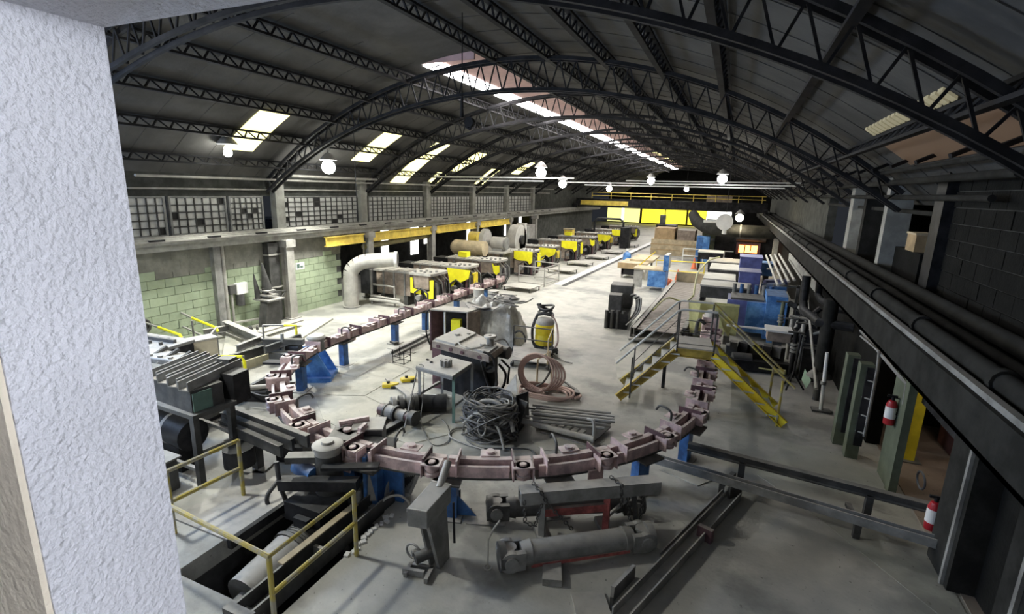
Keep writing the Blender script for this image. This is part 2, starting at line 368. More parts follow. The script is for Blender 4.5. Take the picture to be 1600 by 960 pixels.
# ---- left columns
def lcol(n, y, kind):
    c = struct('trim_%d' % n, MB().ibeam((XL+0.38,y,0),(XL+0.38,y,3.0),0.34,0.34,0.035,up=(1,0,0)), M['lsteel'])
    part('base_plate', MB().box(XL+0.12,y-0.26,0,XL+0.64,y+0.26,0.03), M['steel'], c)
    part('cap_plate', MB().box(XL+0.14,y-0.22,2.72,XL+0.62,y+0.22,2.98), M['lsteel'], c)
    if kind:
        part('pilaster', MB().box(XL,y-0.75,0,XL+0.3,y-0.28,2.9), M['dsteel'], c)
        for z in (1.25, 2.45): part('strap', MB().box(XL-0.01,y-0.78,z,XL+0.34,y-0.2,z+0.05), M['lsteel'], c)
    part('upper_post', MB().box(XL-0.02,y-0.2,3.36,XL+0.25,y+0.2,5.3), M['ledge'], c)
    return c
for i, y in enumerate(COLY[1:7]): lcol(4+i, y + (0.35 if i == 0 else -0.3), i == 0)
pc = struct('trim_10', MB().box(XL,11.25,0,XL+0.2,11.5,2.95), M['steel'])
part('pipe', MB().cyl((XL+0.12,11.62,0),(XL+0.12,11.62,2.95),0.06), M['lsteel'], pc)
part('pipe', MB().cyl((XL+0.12,11.82,0.1),(XL+0.12,11.82,1.5),0.04), M['lsteel'], pc)
# back bay seen under the ledge: dark wall with daylit gaps
wb = struct('wall_back_bay', MB().box(-19.8,17.3,0,-19.5,62,3.4).box(-19.8,17.25,0,XL-0.3,17.32,3.3), M['black'])
for y0, y1, z0, z1 in ((20.6,21.4,0.6,2.5),(25.3,26.0,1.0,2.6),(28.4,29.3,0.6,2.6),(30.0,30.6,1.2,2.6),(36.2,36.7,0.8,2.4),(37.2,37.6,0.8,2.4),(43.5,44.2,0.8,2.4),(47,47.6,0.8,2.4)):
    part('daylit_gap', MB().box(-19.5,y0,z0,-19.46,y1,z1), M['day_e'], wb)
struct('ceiling_back_bay', MB().box(-19.8,17.3,3.4,XL,62,3.5), M['roof'])
# ---- roof sheet, purlins, trusses
N = 48; xs = [-15.9 + (3.9+15.9)*i/N for i in range(N+1)]
rf = MB()
def strip(x0, x1, y0, y1, n, dz=0):
    q = [x0+(x1-x0)*i/n for i in range(n+1)]
    for a, b in zip(q[:-1], q[1:]):
        za, zb = roofz(a)+dz, roofz(b)+dz
        rf.add([(a,y0,za),(b,y0,zb),(b,y1,zb),(a,y1,za),(a,y0,za+.06),(b,y0,zb+.06),(b,y1,zb+.06),(a,y1,za+.06)], [(0,1,2,3),(7,6,5,4),(1,0,4,5),(3,2,6,7)], True)
RX0, RX1 = -8.85, -7.15                  # ridge monitor opening
strip(-15.9, RX0, -2, 80, 20); strip(RX1, 3.9, -2, 80, 26); strip(RX0, RX1, -2, COLY[1]-0.1, 4)
ceil = struct('ceiling', rf, M['roof'])
# corrugation lines: lap joints of the sheets
lap = MB()
for k in range(34):
    y = -1 + k*1.1*1.0
    if y > 40: break
    for a, b in ((-15.9, RX0-0.05), (RX1+0.05, 3.8)):
        n = 14; q = [a+(b-a)*i/n for i in range(n+1)]
        for u, v in zip(q[:-1], q[1:]): lap.bar((u,y,roofz(u)-.004),(v,y,roofz(v)-.004),0.03,0.012)
o = part('sheet_lap', lap, M['roof'], ceil)
# ridge monitor: bright glazing on its left flank, lining above with reddish light put into its colour
zl = roofz(RX0); zr = roofz(RX1)
part('ridge_glazing', MB().plate([(RX0,13.7,zl-.02),(RX0,80,zl-.02),(RX0+0.46,80,zl+.09),(RX0+0.46,13.7,zl+.09)], 0.02, (-.3,0,1)), M['ridge_e'], ceil)
part('monitor_lining', MB().plate([(RX0+0.46,13.6,zl+.11),(RX0+0.46,80,zl+.11),(RX1+0.1,80,zr+.07),(RX1+0.1,13.6,zr+.07)], 0.03, (0,0,1)), M['lit_lining'], ceil)
part('monitor_end', MB().box(RX0-.05,13.55,zl+.02,RX1+.05,13.62,zr+.3), M['lit_lining'], ceil)
for k in range(30): part('glazing_bar', MB().bar((RX0+.01,14+2.2*k,zl-.02),(RX0+0.46,14+2.2*k,zl+.06),0.05,0.03), M['truss'], ceil)
for k in range(9): part('louvre_slat', MB().box(RX1-0.75,50+k*2.1,zr-0.02,RX1-0.05,50+k*2.1+0.5,zr), M['sky_e'], ceil)
# roof lights on the left slope
def rooflight(y0, y1, xa, xb):
    m = MB(); q = [xa+(xb-xa)*i/4 for i in range(5)]
    for a, b in zip(q[:-1], q[1:]):
        m.add([(a,y0,roofz(a)-.05),(b,y0,roofz(b)-.05),(b,y1,roofz(b)-.05),(a,y1,roofz(a)-.05),(a,y0,roofz(a)-.01),(b,y0,roofz(b)-.01),(b,y1,roofz(b)-.01),(a,y1,roofz(a)-.01)],
              [(0,1,2,3),(7,6,5,4),(1,0,4,5),(3,2,6,7),(0,3,7,4),(2,1,5,6)])
    part('roof_light', m, M['sky_e'], ceil)
for a in ((5.9,6.95,-14.5,-12.75),(11.35,12.4,-14.5,-12.75),(17.1,18.2,-14.5,-12.8),(21.0,22.2,-15.6,-12.9),(25.0,26.6,-14.6,-13.1),(24.2,25.2,-15.5,-14.8),(29.6,30.8,-15.4,-14.2),(33.1,34.4,-14.4,-13.2)):
    rooflight(*a)
# right slope: dim strip of daylight at the valley
# purlins (lattice beams along the hall)
arc = [-1.02+0.112*k for k in range(19)]
unit = mesh('web_bar', MB().box(-0.5,-0.5,-0.5,0.5,0.5,0.5), M['truss'])
def place_bar(parent, p, q, w):
    p = Vector(p); q = Vector(q); o = link('web_bar', unit, None, parent); d = q-p
    o.location = (p+q)/2; o.rotation_mode = 'QUATERNION'; o.rotation_quaternion = d.to_track_quat('Z','Y'); o.scale = (w, w, d.length); return o
PURX = [XC + RR*math.sin(a) for a in (-0.645,-0.55,-0.45,-0.345,-0.235,-0.135,-0.035,0.07,0.175,0.28,0.385,0.495,0.6)]
for x in PURX:
    if RX0 < x < RX1: continue
    z = roofz(x)-0.08; n = math.asin((x-XC)/RR); dx, dz = math.sin(n)*0.26, math.cos(n)*0.26
    m = MB().bar((x,-1,z),(x,78,z),0.12,0.05).bar((x-dx,-1,z-dz),(x-dx,78,z-dz),0.12,0.05)
    y = -1.0; k = 0
    while y < 46:
        a = (x,y,z) if k % 2 else (x-dx,y,z-dz); b = (x-dx,y+0.22,z-dz) if k % 2 else (x,y+0.22,z)
        m.bar(a, b, 0.035); y += 0.22; k += 1
    part('purlin', m, M['truss'], ceil)
def chordz(x, lower):
    t = (x-XC)/9.4; base = roofz(x, 0)-0.32
    return base - (0.0 if not lower else (0.78 - 0.42*t*t))
def truss(y, single):
    X = [-15.35 + (18.6)*i/40 for i in range(41)]
    top = MB(); bot = MB()
    for yy in (-0.13, 0.13):
        for a, b in zip(X[:-1], X[1:]):
            top.bar((a,y+yy,chordz(a,0)),(b,y+yy,chordz(b,0)),0.07,0.09); bot.bar((a,y+yy,chordz(a,1)),(b,y+yy,chordz(b,1)),0.07,0.08)
    t = part('roof_truss', top, M['truss'], ceil); part('lower_chord', bot, M['truss'], t)
    n = 80; X2 = [-15.3 + 18.5*i/n for i in range(n+1)]; web = MB()
    for k in range(n):
        a, b = X2[k], X2[k+1]; p = (a, y, chordz(a, k % 2)); q = (b, y, chordz(b, (k+1) % 2))
        if single: place_bar(t, p, q, 0.032)
        else: web.bar(p, q, 0.035)
    if not single: part('web_bars', web, M['truss'], t)
    return t
for i, y in enumerate(COLY): truss(y - (2.0 if i == 0 else 0), i in (0,1,2))
for y in (COLY[-1]+5.3, COLY[-1]+10.6, COLY[-1]+15.9): truss(y, False)
# ---- right side: runway ledge, wall, openings
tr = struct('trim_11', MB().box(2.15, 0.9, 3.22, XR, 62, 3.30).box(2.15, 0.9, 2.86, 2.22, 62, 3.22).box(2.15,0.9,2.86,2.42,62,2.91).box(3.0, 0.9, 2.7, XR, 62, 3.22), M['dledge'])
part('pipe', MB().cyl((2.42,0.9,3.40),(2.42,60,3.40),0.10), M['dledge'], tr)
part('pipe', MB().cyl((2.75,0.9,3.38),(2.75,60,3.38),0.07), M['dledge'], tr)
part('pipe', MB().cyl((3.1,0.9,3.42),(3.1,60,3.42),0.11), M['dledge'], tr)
part('crane_rail', MB().box(2.2,0.9,3.30,2.27,60,3.36), M['steel'], tr)
cl2 = mesh('pipe_saddle', MB().cyl((2.42,-0.05,3.40),(2.42,0.05,3.40),0.13).box(2.27,-0.06,3.30,2.57,0.06,3.34), M['dledge'])
for k in range(12):
    o = link('pipe_saddle', cl2, None, tr); o.location = (0, 3.5+2.3*k, 0)
wr = struct('wall_right', MB().box(XR, 0.9, 3.3, XR+0.3, 11.0, 6.2).box(XR, 0.9, 5.5, XR+0.3, 40, 6.4).box(XR,24,3.3,XR+0.3,62,5.5), M['mortar'])
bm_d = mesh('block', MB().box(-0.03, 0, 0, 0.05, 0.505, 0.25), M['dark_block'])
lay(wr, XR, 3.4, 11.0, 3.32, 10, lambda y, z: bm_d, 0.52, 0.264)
def rcol(n, y, w, z1, m):
    return struct('trim_%d' % n, MB().box(XR-0.18,y-w/2,3.3,XR+0.3,y+w/2,z1), m)
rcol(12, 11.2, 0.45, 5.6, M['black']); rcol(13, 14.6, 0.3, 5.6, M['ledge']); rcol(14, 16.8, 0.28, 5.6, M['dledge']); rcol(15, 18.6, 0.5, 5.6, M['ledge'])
struct('trim_16', MB().box(XR-0.05,11,4.72,XR+0.1,24,4.8).cyl((XR-0.25,9,5.05),(XR-0.25,40,5.05),0.05).cyl((XR-0.4,8,5.35),(XR-0.4,40,5.35),0.06).cyl((XR-0.6,8,5.55),(XR-0.6,40,5.55),0.04), M['dledge'])
# parapet and next bay beyond the right openings
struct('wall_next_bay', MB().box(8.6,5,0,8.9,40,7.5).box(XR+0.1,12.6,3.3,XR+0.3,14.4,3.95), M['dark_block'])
wnb = struct('window_10', MB().box(8.5,20.0,4.7,8.58,21.2,4.8), M['steel']); part('pane', MB().box(8.5,20.1,4.8,8.55,21.1,6.1), M['dimday_e'], wnb)
# next bay roof: brown sheet and dim translucent strip over the valley
def slope_panel(name, y0, y1, xa, xb, m):
    mm = MB(); q = [xa+(xb-xa)*i/3 for i in range(4)]
    for a, b in zip(q[:-1], q[1:]):
        za, zb = roofz(a)-.05, roofz(b)-.05
        mm.add([(a,y0,za),(b,y0,zb),(b,y1,zb),(a,y1,za),(a,y0,za+.04),(b,y0,zb+.04),(b,y1,zb+.04),(a,y1,za+.04)], [(0,1,2,3),(7,6,5,4),(1,0,4,5),(3,2,6,7),(0,3,7,4),(2,1,5,6)])
    part(name, mm, m, ceil)
for k in range(16): slope_panel('translucent_strip', 7.9+.26*k, 8.08+.26*k, 2.08, 2.24, M['dimday_e'])
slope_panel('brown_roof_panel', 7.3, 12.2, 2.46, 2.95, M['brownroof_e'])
struct('ceiling_next_bay', MB().plate([(3.9,5,5.9),(3.9,40,5.9),(8.9,40,8.0),(8.9,5,8.0)],0.05,(0,0,1)), M['roof'])
gut = struct('trim_17', MB().chan((3.5,-1,5.85),(3.5,70,5.85),0.5,0.35,0.03), M['truss'])
for k in range(16): part('valley_brace', MB().bar((2.6,6+1.5*k,5.6),(4.3,6.6+1.5*k,6.4),0.06), M['truss'], gut)
# lower right: door posts and side openings
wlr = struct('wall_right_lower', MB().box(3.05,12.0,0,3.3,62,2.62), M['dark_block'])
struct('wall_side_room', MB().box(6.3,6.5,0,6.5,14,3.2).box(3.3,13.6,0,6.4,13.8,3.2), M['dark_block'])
struct('ceiling_side_room', MB().box(3.2,4,2.95,8.6,14,3.1), M['roof'])
# ---- far end
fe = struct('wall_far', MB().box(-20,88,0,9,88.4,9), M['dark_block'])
for x0, x1 in ((-20,-17.6),(-17.2,-14.6),(-14.2,-10.6),(-10.4,-7.2),(-6.9,-4.2)):
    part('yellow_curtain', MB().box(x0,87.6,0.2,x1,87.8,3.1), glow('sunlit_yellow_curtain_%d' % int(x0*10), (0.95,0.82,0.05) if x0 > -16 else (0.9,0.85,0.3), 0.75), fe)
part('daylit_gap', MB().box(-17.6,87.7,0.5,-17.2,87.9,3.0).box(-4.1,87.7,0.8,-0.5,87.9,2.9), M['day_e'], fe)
# ---- opening the photograph is taken through: plaster pier and lintel
JX = -1.2; JY0, JY1 = 0.447, 0.70
wn = struct('wall_near', MB().box(-16,JY0,0,JX,JY1,9).box(JX,JY0,0,6,JY1,3.5).box(JX,JY0,5.295,9,JY1,9).box(0.9,JY0,3.5,9,JY1,5.295), M['plaster'])
part('inner_face', MB().box(-6,JY0-0.012,3,JX-0.004,JY0-0.001,6.6), M['cream'], wn)
struct('ceiling_near', MB().box(-6,-3,6.6,6,JY0,6.8), M['plaster'])
struct('wall_near_room', MB().box(-6,-3.2,3,6,-3,6.8), M['plaster'])

# ================================================================== LAMPS
LK = 0.40
def lamp(loc, power, label, col=(1,1,0.92), warm=False, aim=None, deg=150, shade=True, r=0.24):
    t = thing('high_bay_lamp', label, 'lamp', loc, group='high bay lamps under the roof')
    x, y, z = loc; zr = roofz(x)-0.05
    if shade: part('shade', MB().lathe([(0.05,0.50),(0.12,0.46),(0.26,0.30),(0.30,0.24)], (x,y,z), 16).lathe([(0.0,0.51),(0.05,0.50)],(x,y,z),16), M['steel'], t)
    part('bulb', MB().lathe([(0.001,-r),(r*.5,-r*.87),(r*.87,-r*.5),(r,0),(r*.87,r*.5),(r*.5,r*.87),(0.001,r)], (x,y,z), 14), M['warm_e'] if warm else M['lamp_e'], t)
    if z+0.45 < zr: part('cable', MB().cyl((x,y,z+0.4),(x,y,zr),0.012,n=5), M['black'], t)
    spot_light('lamp_light', (x,y,z-r-0.06), aim or (x,y,0), power*LK, col, deg, r, t)
    return t
lamp((-13.6,14.8,5.62), 2300, 'round white lamp nearest the left wall, above the first block wall column', aim=(-10.5,14.5,0), deg=150)
lamp((-8.5,23.0,5.8), 1200, 'large round lamp left of the ridge, the brightest over the left machines')
lamp((-10.0,31.0,5.42), 700, 'smaller round lamp right of and beyond the large left lamp')
lamp((-5.4,35.9,5.8), 800, 'round lamp hanging near the middle of the hall, far beyond the aisle')
lamp((-0.8,28.9,5.8), 1300, 'glaring white lamp above the blue machines, beside lit conduits')
lamp((0.3,36.5,3.6), 350, 'warm glaring lamp low above the glowing furnace', (1,0.86,0.6), True)
lamp((-14.0,11.1,5.85), 2050, 'small flat lamp under the corner of the nearest roof light', aim=(-9.5,10.6,0), deg=140, r=0.12)
lamp((-9.2,4.2,6.6), 1400, 'added unseen lamp over the near left corner, behind the plaster pier', deg=160)  # fill lamp put in out of view to soften front faces
lamp((-10.5,46,5.3), 500, 'tiny distant lamp above the far end of the left machine row')
lamp((-5.0,58,5.5), 700, 'farthest tiny lamp near the overhead crane')
rl = thing('added_tube_lamp', 'added unseen tube lamp lighting the pier, right of the opening', 'lamp', (2.3,-0.1,5.6))  # fixture added out of view to brighten the plaster pier
part('tube', MB().cyl((2.3,-0.7,5.5),(2.3,0.3,5.5),0.02), M['lamp_e'], rl); part('housing', MB().box(2.24,-0.75,5.53,2.36,0.35,6.6), M['white'], rl)
point_light('added_tube_light', (2.25,-0.35,5.3), 205, (0.86,0.9,1.0), 0.15, rl)
# lit conduits and wires strung under the roof
for k, (y, z, x0, x1) in enumerate(((28.4,5.62,-5.6,2.8),(29.4,5.50,-9.5,3.0),(30.3,5.38,-8.4,2.2),(23.4,5.55,-14.5,-7.0),(24.8,5.42,-14.8,-9.0))):
    solo('conduit', MB().cyl((x0,y,z),(x1,y,z+0.03),0.035,n=6), M['white'], ['pale conduit crossing below the glaring lamp, uppermost of three','pale conduit crossing below the glaring lamp, middle of three','pale conduit crossing below the glaring lamp, lowest of three','pale conduit above the left clerestory beside the large lamp, upper one','pale conduit above the left clerestory beside the large lamp, lower one'][k], 'conduit', 'conduits strung across under the roof')
solo('wall_conduit', MB().cyl((-15.0,9.0,5.12),(-15.0,44,5.12),0.04,n=6).cyl((-14.8,14.2,5.28),(-14.8,19.5,5.28),0.05,n=6).box(-15.45,9,4.75,-15.35,44,4.8), M['lsteel'], 'long pale conduit running along the left wall above the clerestory', 'conduit')
h = thing('hoist_hook', 'black hoist hook block hanging on a thin cable below the ridge', 'hook', (-5.9,10.7,6.4))
part('cable', MB().cyl((-5.9,10.7,7.0),(-5.9,10.7,8.7),0.012,n=5), M['black'], h)
part('sheath', MB().cyl((-5.9,10.7,6.55),(-5.9,10.7,7.0),0.05,0.03,n=8), M['black'], h)
part('hook', MB().tube([(-5.7,10.7,6.5),(-5.62,10.7,6.4),(-5.7,10.7,6.3),(-5.8,10.7,6.36)],0.035), M['black'], h)
part('pulley', MB().cyl((-5.7,10.64,6.45),(-5.7,10.76,6.45),0.11), M['black'], h)
solo('hanging_cable', MB().cyl((-10.9,13.0,3.9),(-10.9,13.0,8.2),0.01,n=5), M['black'], 'thin black cable hanging from the roof beside the nearest roof light', 'cable')
# ================================================================== OVERHEAD CRANE AND FAR END
oc = thing('overhead_crane', 'dark overhead crane bridge spanning the far end of the hall', 'crane', (-6,52,3.4))
part('girder', MB().box(-15.1,51.6,3.5,2.6,52.2,4.35), M['black'], oc)
part('girder', MB().box(-15.1,54.0,3.5,2.6,54.5,4.3), M['black'], oc)
part('lit_panel', MB().box(-14.6,51.5,3.7,-9.8,51.6,4.15), M['amber'], oc)
part('handrail', MB().cyl((-13.5,51.7,4.95),(2.4,51.7,4.95),0.03,n=5).cyl((-13.5,51.7,4.65),(2.4,51.7,4.65),0.03,n=5), M['amber'], oc)
for k in range(9): part('rail_post', MB().cyl((-13.5+1.95*k,51.7,4.35),(-13.5+1.95*k,51.7,4.95),0.03,n=5), M['amber'], oc)
part('end_truck', MB().box(-15.3,51.2,3.4,-14.9,55,3.8), M['black'], oc); part('end_truck', MB().box(2.25,51.2,3.4,2.65,55,3.8), M['black'], oc)
part('trolley', MB().box(-2.6,51.8,4.35,-0.4,54.2,4.9), M['brown'], oc)

# ================================================================== LOOP CONVEYOR
CX, CY, CR, CZ = -4.99, 10.66, 4.75, 0.98
LEG0, LEG1 = 21.6, 17.2
def path(s):          # s = 0 at the far end of the left leg
    a = LEG0-CY
    if s < a: return Vector((CX-CR, LEG0-s, 0)), Vector((0,-1,0))
    s -= a
    if s < PI*CR:
        t = s/CR; return Vector((CX-CR*math.cos(t), CY-CR*math.sin(t), 0)), Vector((math.sin(t),-math.cos(t),0))
    s -= PI*CR
    return Vector((CX+CR, CY+s, 0)), Vector((0,1,0))
LEN = (LEG0-CY)+PI*CR+(LEG1-CY)
def nrm(t): return Vector((-t.y, t.x, 0))          # points to the inside of the loop
def near_s(p):
    return min((s*LEN/900 for s in range(901)), key=lambda s: (path(s)[0]-Vector((p[0],p[1],0))).length)
cv = thing('loop_conveyor', 'dusty pink overhead-style conveyor track curving in a wide loop on blue posts', 'conveyor', (CX, CY-CR, 0))
def sweep(s0, s1, off, w, z0, z1, n=5):
    m = MB(); rows = []
    for i in range(n+1):
        p, t = path(s0+(s1-s0)*i/n); q = nrm(t)
        rows += [p+q*(off+w/2)+Vector((0,0,z0)), p+q*(off-w/2)+Vector((0,0,z0)), p+q*(off-w/2)+Vector((0,0,z1)), p+q*(off+w/2)+Vector((0,0,z1))]
    fs = []
    for i in range(n):
        for k in range(4): fs.append((4*i+k, 4*i+(k+1)%4, 4*i+4+(k+1)%4, 4*i+4+k))
    fs += [(3,2,1,0), (4*n,4*n+1,4*n+2,4*n+3)]
    return m.add(rows, fs)
SEG = 1.32; ns = int(LEN/SEG)
roller = MB().lathe([(0.001,0.05),(0.05,0.05),(0.06,0.03),(0.11,0.03),(0.12,0.0),(0.12,-0.06),(0.09,-0.07),(0.09,-0.11),(0.12,-0.12),(0.12,-0.17),(0.001,-0.17)], (0,0,0), 12)
rmesh = mesh('roller', roller, M['pink'])
for k in range(ns):
    s0, s1 = k*SEG+0.02, (k+1)*SEG-0.02
    sg = part('track_segment', sweep(s0, s1, 0.07, 0.10, CZ-0.20, CZ), M['pink'], cv)
    part('outer_rail', sweep(s0+0.05, s1-0.35, -0.11, 0.05, CZ-0.22, CZ-0.04), M['pink'], sg)
    part('bottom_flange', sweep(s0, s1, -0.02, 0.26, CZ-0.25, CZ-0.22), M['dsteel'], sg)
    # roller bracket on the outside at the segment end
    s = s1-0.16; p, t = path(s); q = nrm(t); a = math.atan2(t.y, t.x)
    br = part('roller_bracket', MB().cb(p-q*0.15+Vector((0,0,CZ+0.01)), (0.28,0.26,0.02), a).cb(p-q*0.15+t*0.15+Vector((0,0,CZ-0.1)), (0.02,0.22,0.22), a).cb(p-q*0.15-t*0.15+Vector((0,0,CZ-0.1)), (0.02,0.22,0.22), a), M['pink'], cv)
    o = link('roller', rmesh, None, br); o.location = (p-q*0.17+Vector((0,0,CZ-0.01)))-Vector(cv.location)
    # bolt plate on the inside at mid segment
    s = (s0+s1)/2; p, t = path(s); q = nrm(t); a = math.atan2(t.y, t.x)
    bp = part('bolt_plate', MB().cb(p+q*0.2+Vector((0,0,CZ+0.01)), (0.3,0.2,0.02), a), M['pink'], cv)
    part('bolt', MB().cyl(p+q*0.2+Vector((0,0,CZ+0.02)), p+q*0.2+Vector((0,0,CZ+0.06)), 0.07, n=8), M['pink'], bp)
    for d in (0.22, -0.30):            # joint fins
        p, t = path(s+d*1.6); q = nrm(t); a = math.atan2(t.y, t.x)
        part('joint_fin', MB().cb(p+Vector((0,0,CZ-0.05)), (0.025,0.42,0.26), a), M['maroon'] if d > 0 else M['pink'], cv)
    if k % 2 == 0:
        p, t = path(s-0.25); q = nrm(t); a = math.atan2(t.y, t.x)
        part('hook_arm', MB().hose([p+q*0.12+Vector((0,0,CZ)), p+q*0.14+Vector((0,0,CZ+0.17)), p+q*0.34+Vector((0,0,CZ+0.22)), p+q*0.42+Vector((0,0,CZ+0.12))],0.022), M['dsteel'], cv)
    if k % 3 == 1:
        p, t = path(s+0.3); q = nrm(t); a = math.atan2(t.y, t.x)
        part('hanger_plate', MB().cb(p-q*0.18+Vector((0,0,CZ-0.32)), (0.26,0.03,0.24), a), M['pink'], cv)
POSTS = [(720,470),(655,487),(612,508),(566,528),(506,565),(466,610),(600,772),(705,795),(845,762),(970,750),(1055,715),(1093,650),(1106,598)]
for px in POSTS:
    g = G(*px); s = near_s(g); p, t = path(s); q = nrm(t); a = math.atan2(t.y, t.x)
    w = 0.26 if px[1] > 600 else 0.2
    ps = part('support_post', MB().cb(p+Vector((0,0,(CZ-0.3)/2)), (w,0.17,CZ-0.3), a), M['blue'], cv)
    part('foot_plate', MB().cb(p+Vector((0,0,0.012)), (0.42,0.36,0.024), a), M['steel'], ps)
    part('head_plate', MB().cb(p-q*0.05+Vector((0,0,CZ-0.28)), (0.44,0.5,0.03), a), M['dsteel'], ps)
for px in ((970,750),(1055,715),(705,795)):
    g = G(*px); s = near_s(g); p, t = path(s); q = nrm(t)
    part('gusset', MB().plate([p+t*0.1+Vector((0,0,0.03)), p+t*0.42+Vector((0,0,0.03)), p+t*0.1+Vector((0,0,0.4))],0.02,q), M['blue'], cv)
# rails on the floor beside the left leg
fr = thing('floor_guide_rail', 'long grey guide rails lying on the floor along the left conveyor leg', 'rail', (-9.2,15,0))
for dx in (-9.15,-8.9): part('rail', MB().ibeam((dx,12.2,0.05),(dx-0.35,20.8,0.05),0.08,0.10,0.015), M['steel'], fr)
for k in range(5): part('sleeper', MB().box(-9.6,12.6+1.9*k,0,-8.6,12.72+1.9*k,0.02), M['lsteel'], fr)
# blue tension unit by the left bend
tu = thing('tension_unit', 'bright blue tapered tension bracket with gearbox beside the left bend of the conveyor', 'machine', (*G(500,590).xy,0))
c = G(500,590); a = 0.5
part('base', MB().cb(c+Vector((0,0,0.06)), (0.75,0.8,0.12), a), M['bright_blue'], tu)
for sgn in (-1,1):
    d = Vector((math.cos(a),math.sin(a),0)); n2 = Vector((-math.sin(a),math.cos(a),0))
    part('side_plate', MB().plate([c+n2*0.28*sgn-d*0.3+Vector((0,0,.12)), c+n2*0.28*sgn+d*0.38+Vector((0,0,.12)), c+n2*0.28*sgn-d*0.05+Vector((0,0,.95)), c+n2*0.28*sgn-d*0.3+Vector((0,0,.95))],0.03,n2), M['bright_blue'], tu)
part('gearbox', MB().cyl(c-Vector((.05,0,-.75)),c-Vector((.05,0,-1.08)),0.2), M['steel'], tu)
part('wheel', MB().lathe([(0.001,1.16),(0.2,1.16),(0.24,1.12),(0.24,1.08),(0.001,1.08)],(c.x-.05,c.y,0),16), M['lsteel'], tu)

# ================================================================== NEAR LEFT: PIT, DRIVE, RAILINGS
def pipe_rail(name, label, posts, rails, r=0.028, group=None, m='rail_yellow'):
    t = thing(name, label, 'railing', (posts[0][0][0], posts[0][0][1], 0), group=group)
    for p, q in posts: part('post', MB().cyl(p, q, r, n=8), M[m], t)
    for ln in rails: part('rail', MB().tube(ln, r, 8), M[m], t)
    return t
A = Vector((-4.28,3.42,0)); B = Vector((-4.28,4.80,0)); D = Vector((-6.75,3.60,0)); Z1 = Vector((0,0,1.0)); Zh = Vector((0,0,0.52))
pipe_rail('pit_railing', 'worn yellow pipe railing around the near corner of the machinery pit', [(A,A+Z1),(B,B+Z1),(D,D+Z1)], [[D+Z1,A+Z1,B+Z1],[A+Zh,B+Zh]], 0.03)
E1 = Vector((-6.95,4.05,0)); E2 = Vector((-6.85,5.12,0))
pipe_rail('platform_railing', 'worn yellow railing beside the dark rack, left of the pit', [(E1,E1+Z1),(E2,E2+Z1)], [[E1+Z1,E2+Z1],[E1+Zh,E2+Zh]], 0.032)
# pit machinery
pm = thing('pit_motor', 'large dusty grey motor cylinder lying in the pit behind the yellow railing', 'motor', (-5.4,4.4,-1.5))
p0, p1 = Vector((-5.45,3.95,-0.45)), Vector((-5.45,5.5,-0.20)); dd = (p1-p0).normalized()
part('casing', MB().cyl(p0,p0+dd*0.85,0.33,n=20), M['steel'], pm)
part('cooling_hood', MB().cyl(p0+dd*0.85,p0+dd*1.35,0.30,n=20), M['dsteel'], pm)
part('shaft', MB().cyl(p0-dd*0.25,p0,0.12), M['dsteel'], pm)
part('flange', MB().cyl(p0+dd*0.80,p0+dd*0.86,0.36,n=20), M['dsteel'], pm)
part('terminal_box', MB().cb(p0+dd*1.1+Vector((0.05,0,0.36)), (0.26,0.3,0.16)), M['black'], pm)
for k in range(10): part('fin', MB().cyl(p0+dd*(0.9+0.045*k),p0+dd*(0.915+0.045*k),0.315,n=20), M['dsteel'], pm)
part('foot', MB().box(-5.75,3.8,-1.5,-5.15,5.0,-0.95), M['black'], pm)
pb = thing('pit_bridge_beam', 'heavy steel channel beam spanning the pit behind the yellow rail', 'beam', (-4.75,4.6,0))
part('beam', MB().chan((-4.78,3.42,0.02),(-4.70,6.05,0.10),0.30,0.24,0.03), M['dsteel'], pb)
part('end_bracket', MB().box(-4.98,3.30,-0.12,-4.58,3.42,0.15), M['dsteel'], pb)
part('stiffener', MB().box(-4.9,4.6,-0.05,-4.6,4.65,0.1), M['steel'], pb)
part('pale_strip', MB().bar((-4.93,4.1,0.17),(-4.87,5.5,0.21),0.10,0.02), M['wood'], pb)
ps = thing('pit_edge_plate', 'flat dusty cover plate on the far left rim of the pit', 'plate', (-6.6,4.9,0))
part('sheet', MB().box(-7.3,4.25,0.0,-6.0,5.75,0.03), M['steel'], ps); part('rim', MB().bar((-6.02,4.2,0.02),(-6.02,5.8,0.02),0.08,0.14), M['black'], ps)
hz = [G(432,722,0.9), G(438,760,0.5), G(447,785,0.05), G(440,800,-0.2), G(420,790,0), G(418,775,.15), G(428,760,.25), G(440,745,.3)]
solo('hydraulic_hose', MB().hose(hz,0.035,8), M['rubber'], 'black hydraulic hose looping down into the pit from the drive', 'hose')
solo('pit_hose', MB().hose([G(470,770,0.1),G(468,790,-0.1),G(455,806,-0.2),G(440,802,-0.25)],0.035,8), M['steel'], 'short grey hose arching over the motor in the pit', 'hose')
solo('pit_pipe', MB().hose([Vector((-5.0,5.5,-0.4)),Vector((-4.95,5.2,-0.25)),Vector((-5.0,4.9,-0.4)),Vector((-5.2,4.8,-0.6))],0.045,8), M['black'], 'black bent pipe deep in the pit beside the channel beam', 'pipe')
vb = thing('valve_block', 'cluster of small hydraulic valves at the far end of the pit', 'valve', (-5.3,5.7,0.0))
for k in range(6): part('valve', MB().cyl((-5.6+0.13*k,5.62+0.05*(k%2),0.0),(-5.6+0.13*k,5.62+0.05*(k%2),0.22+0.06*(k%3)),0.045), M['steel' if k%2 else 'black'], vb)
part('manifold', MB().box(-5.7,5.55,-0.15,-4.9,5.75,0.02), M['dsteel'], vb)
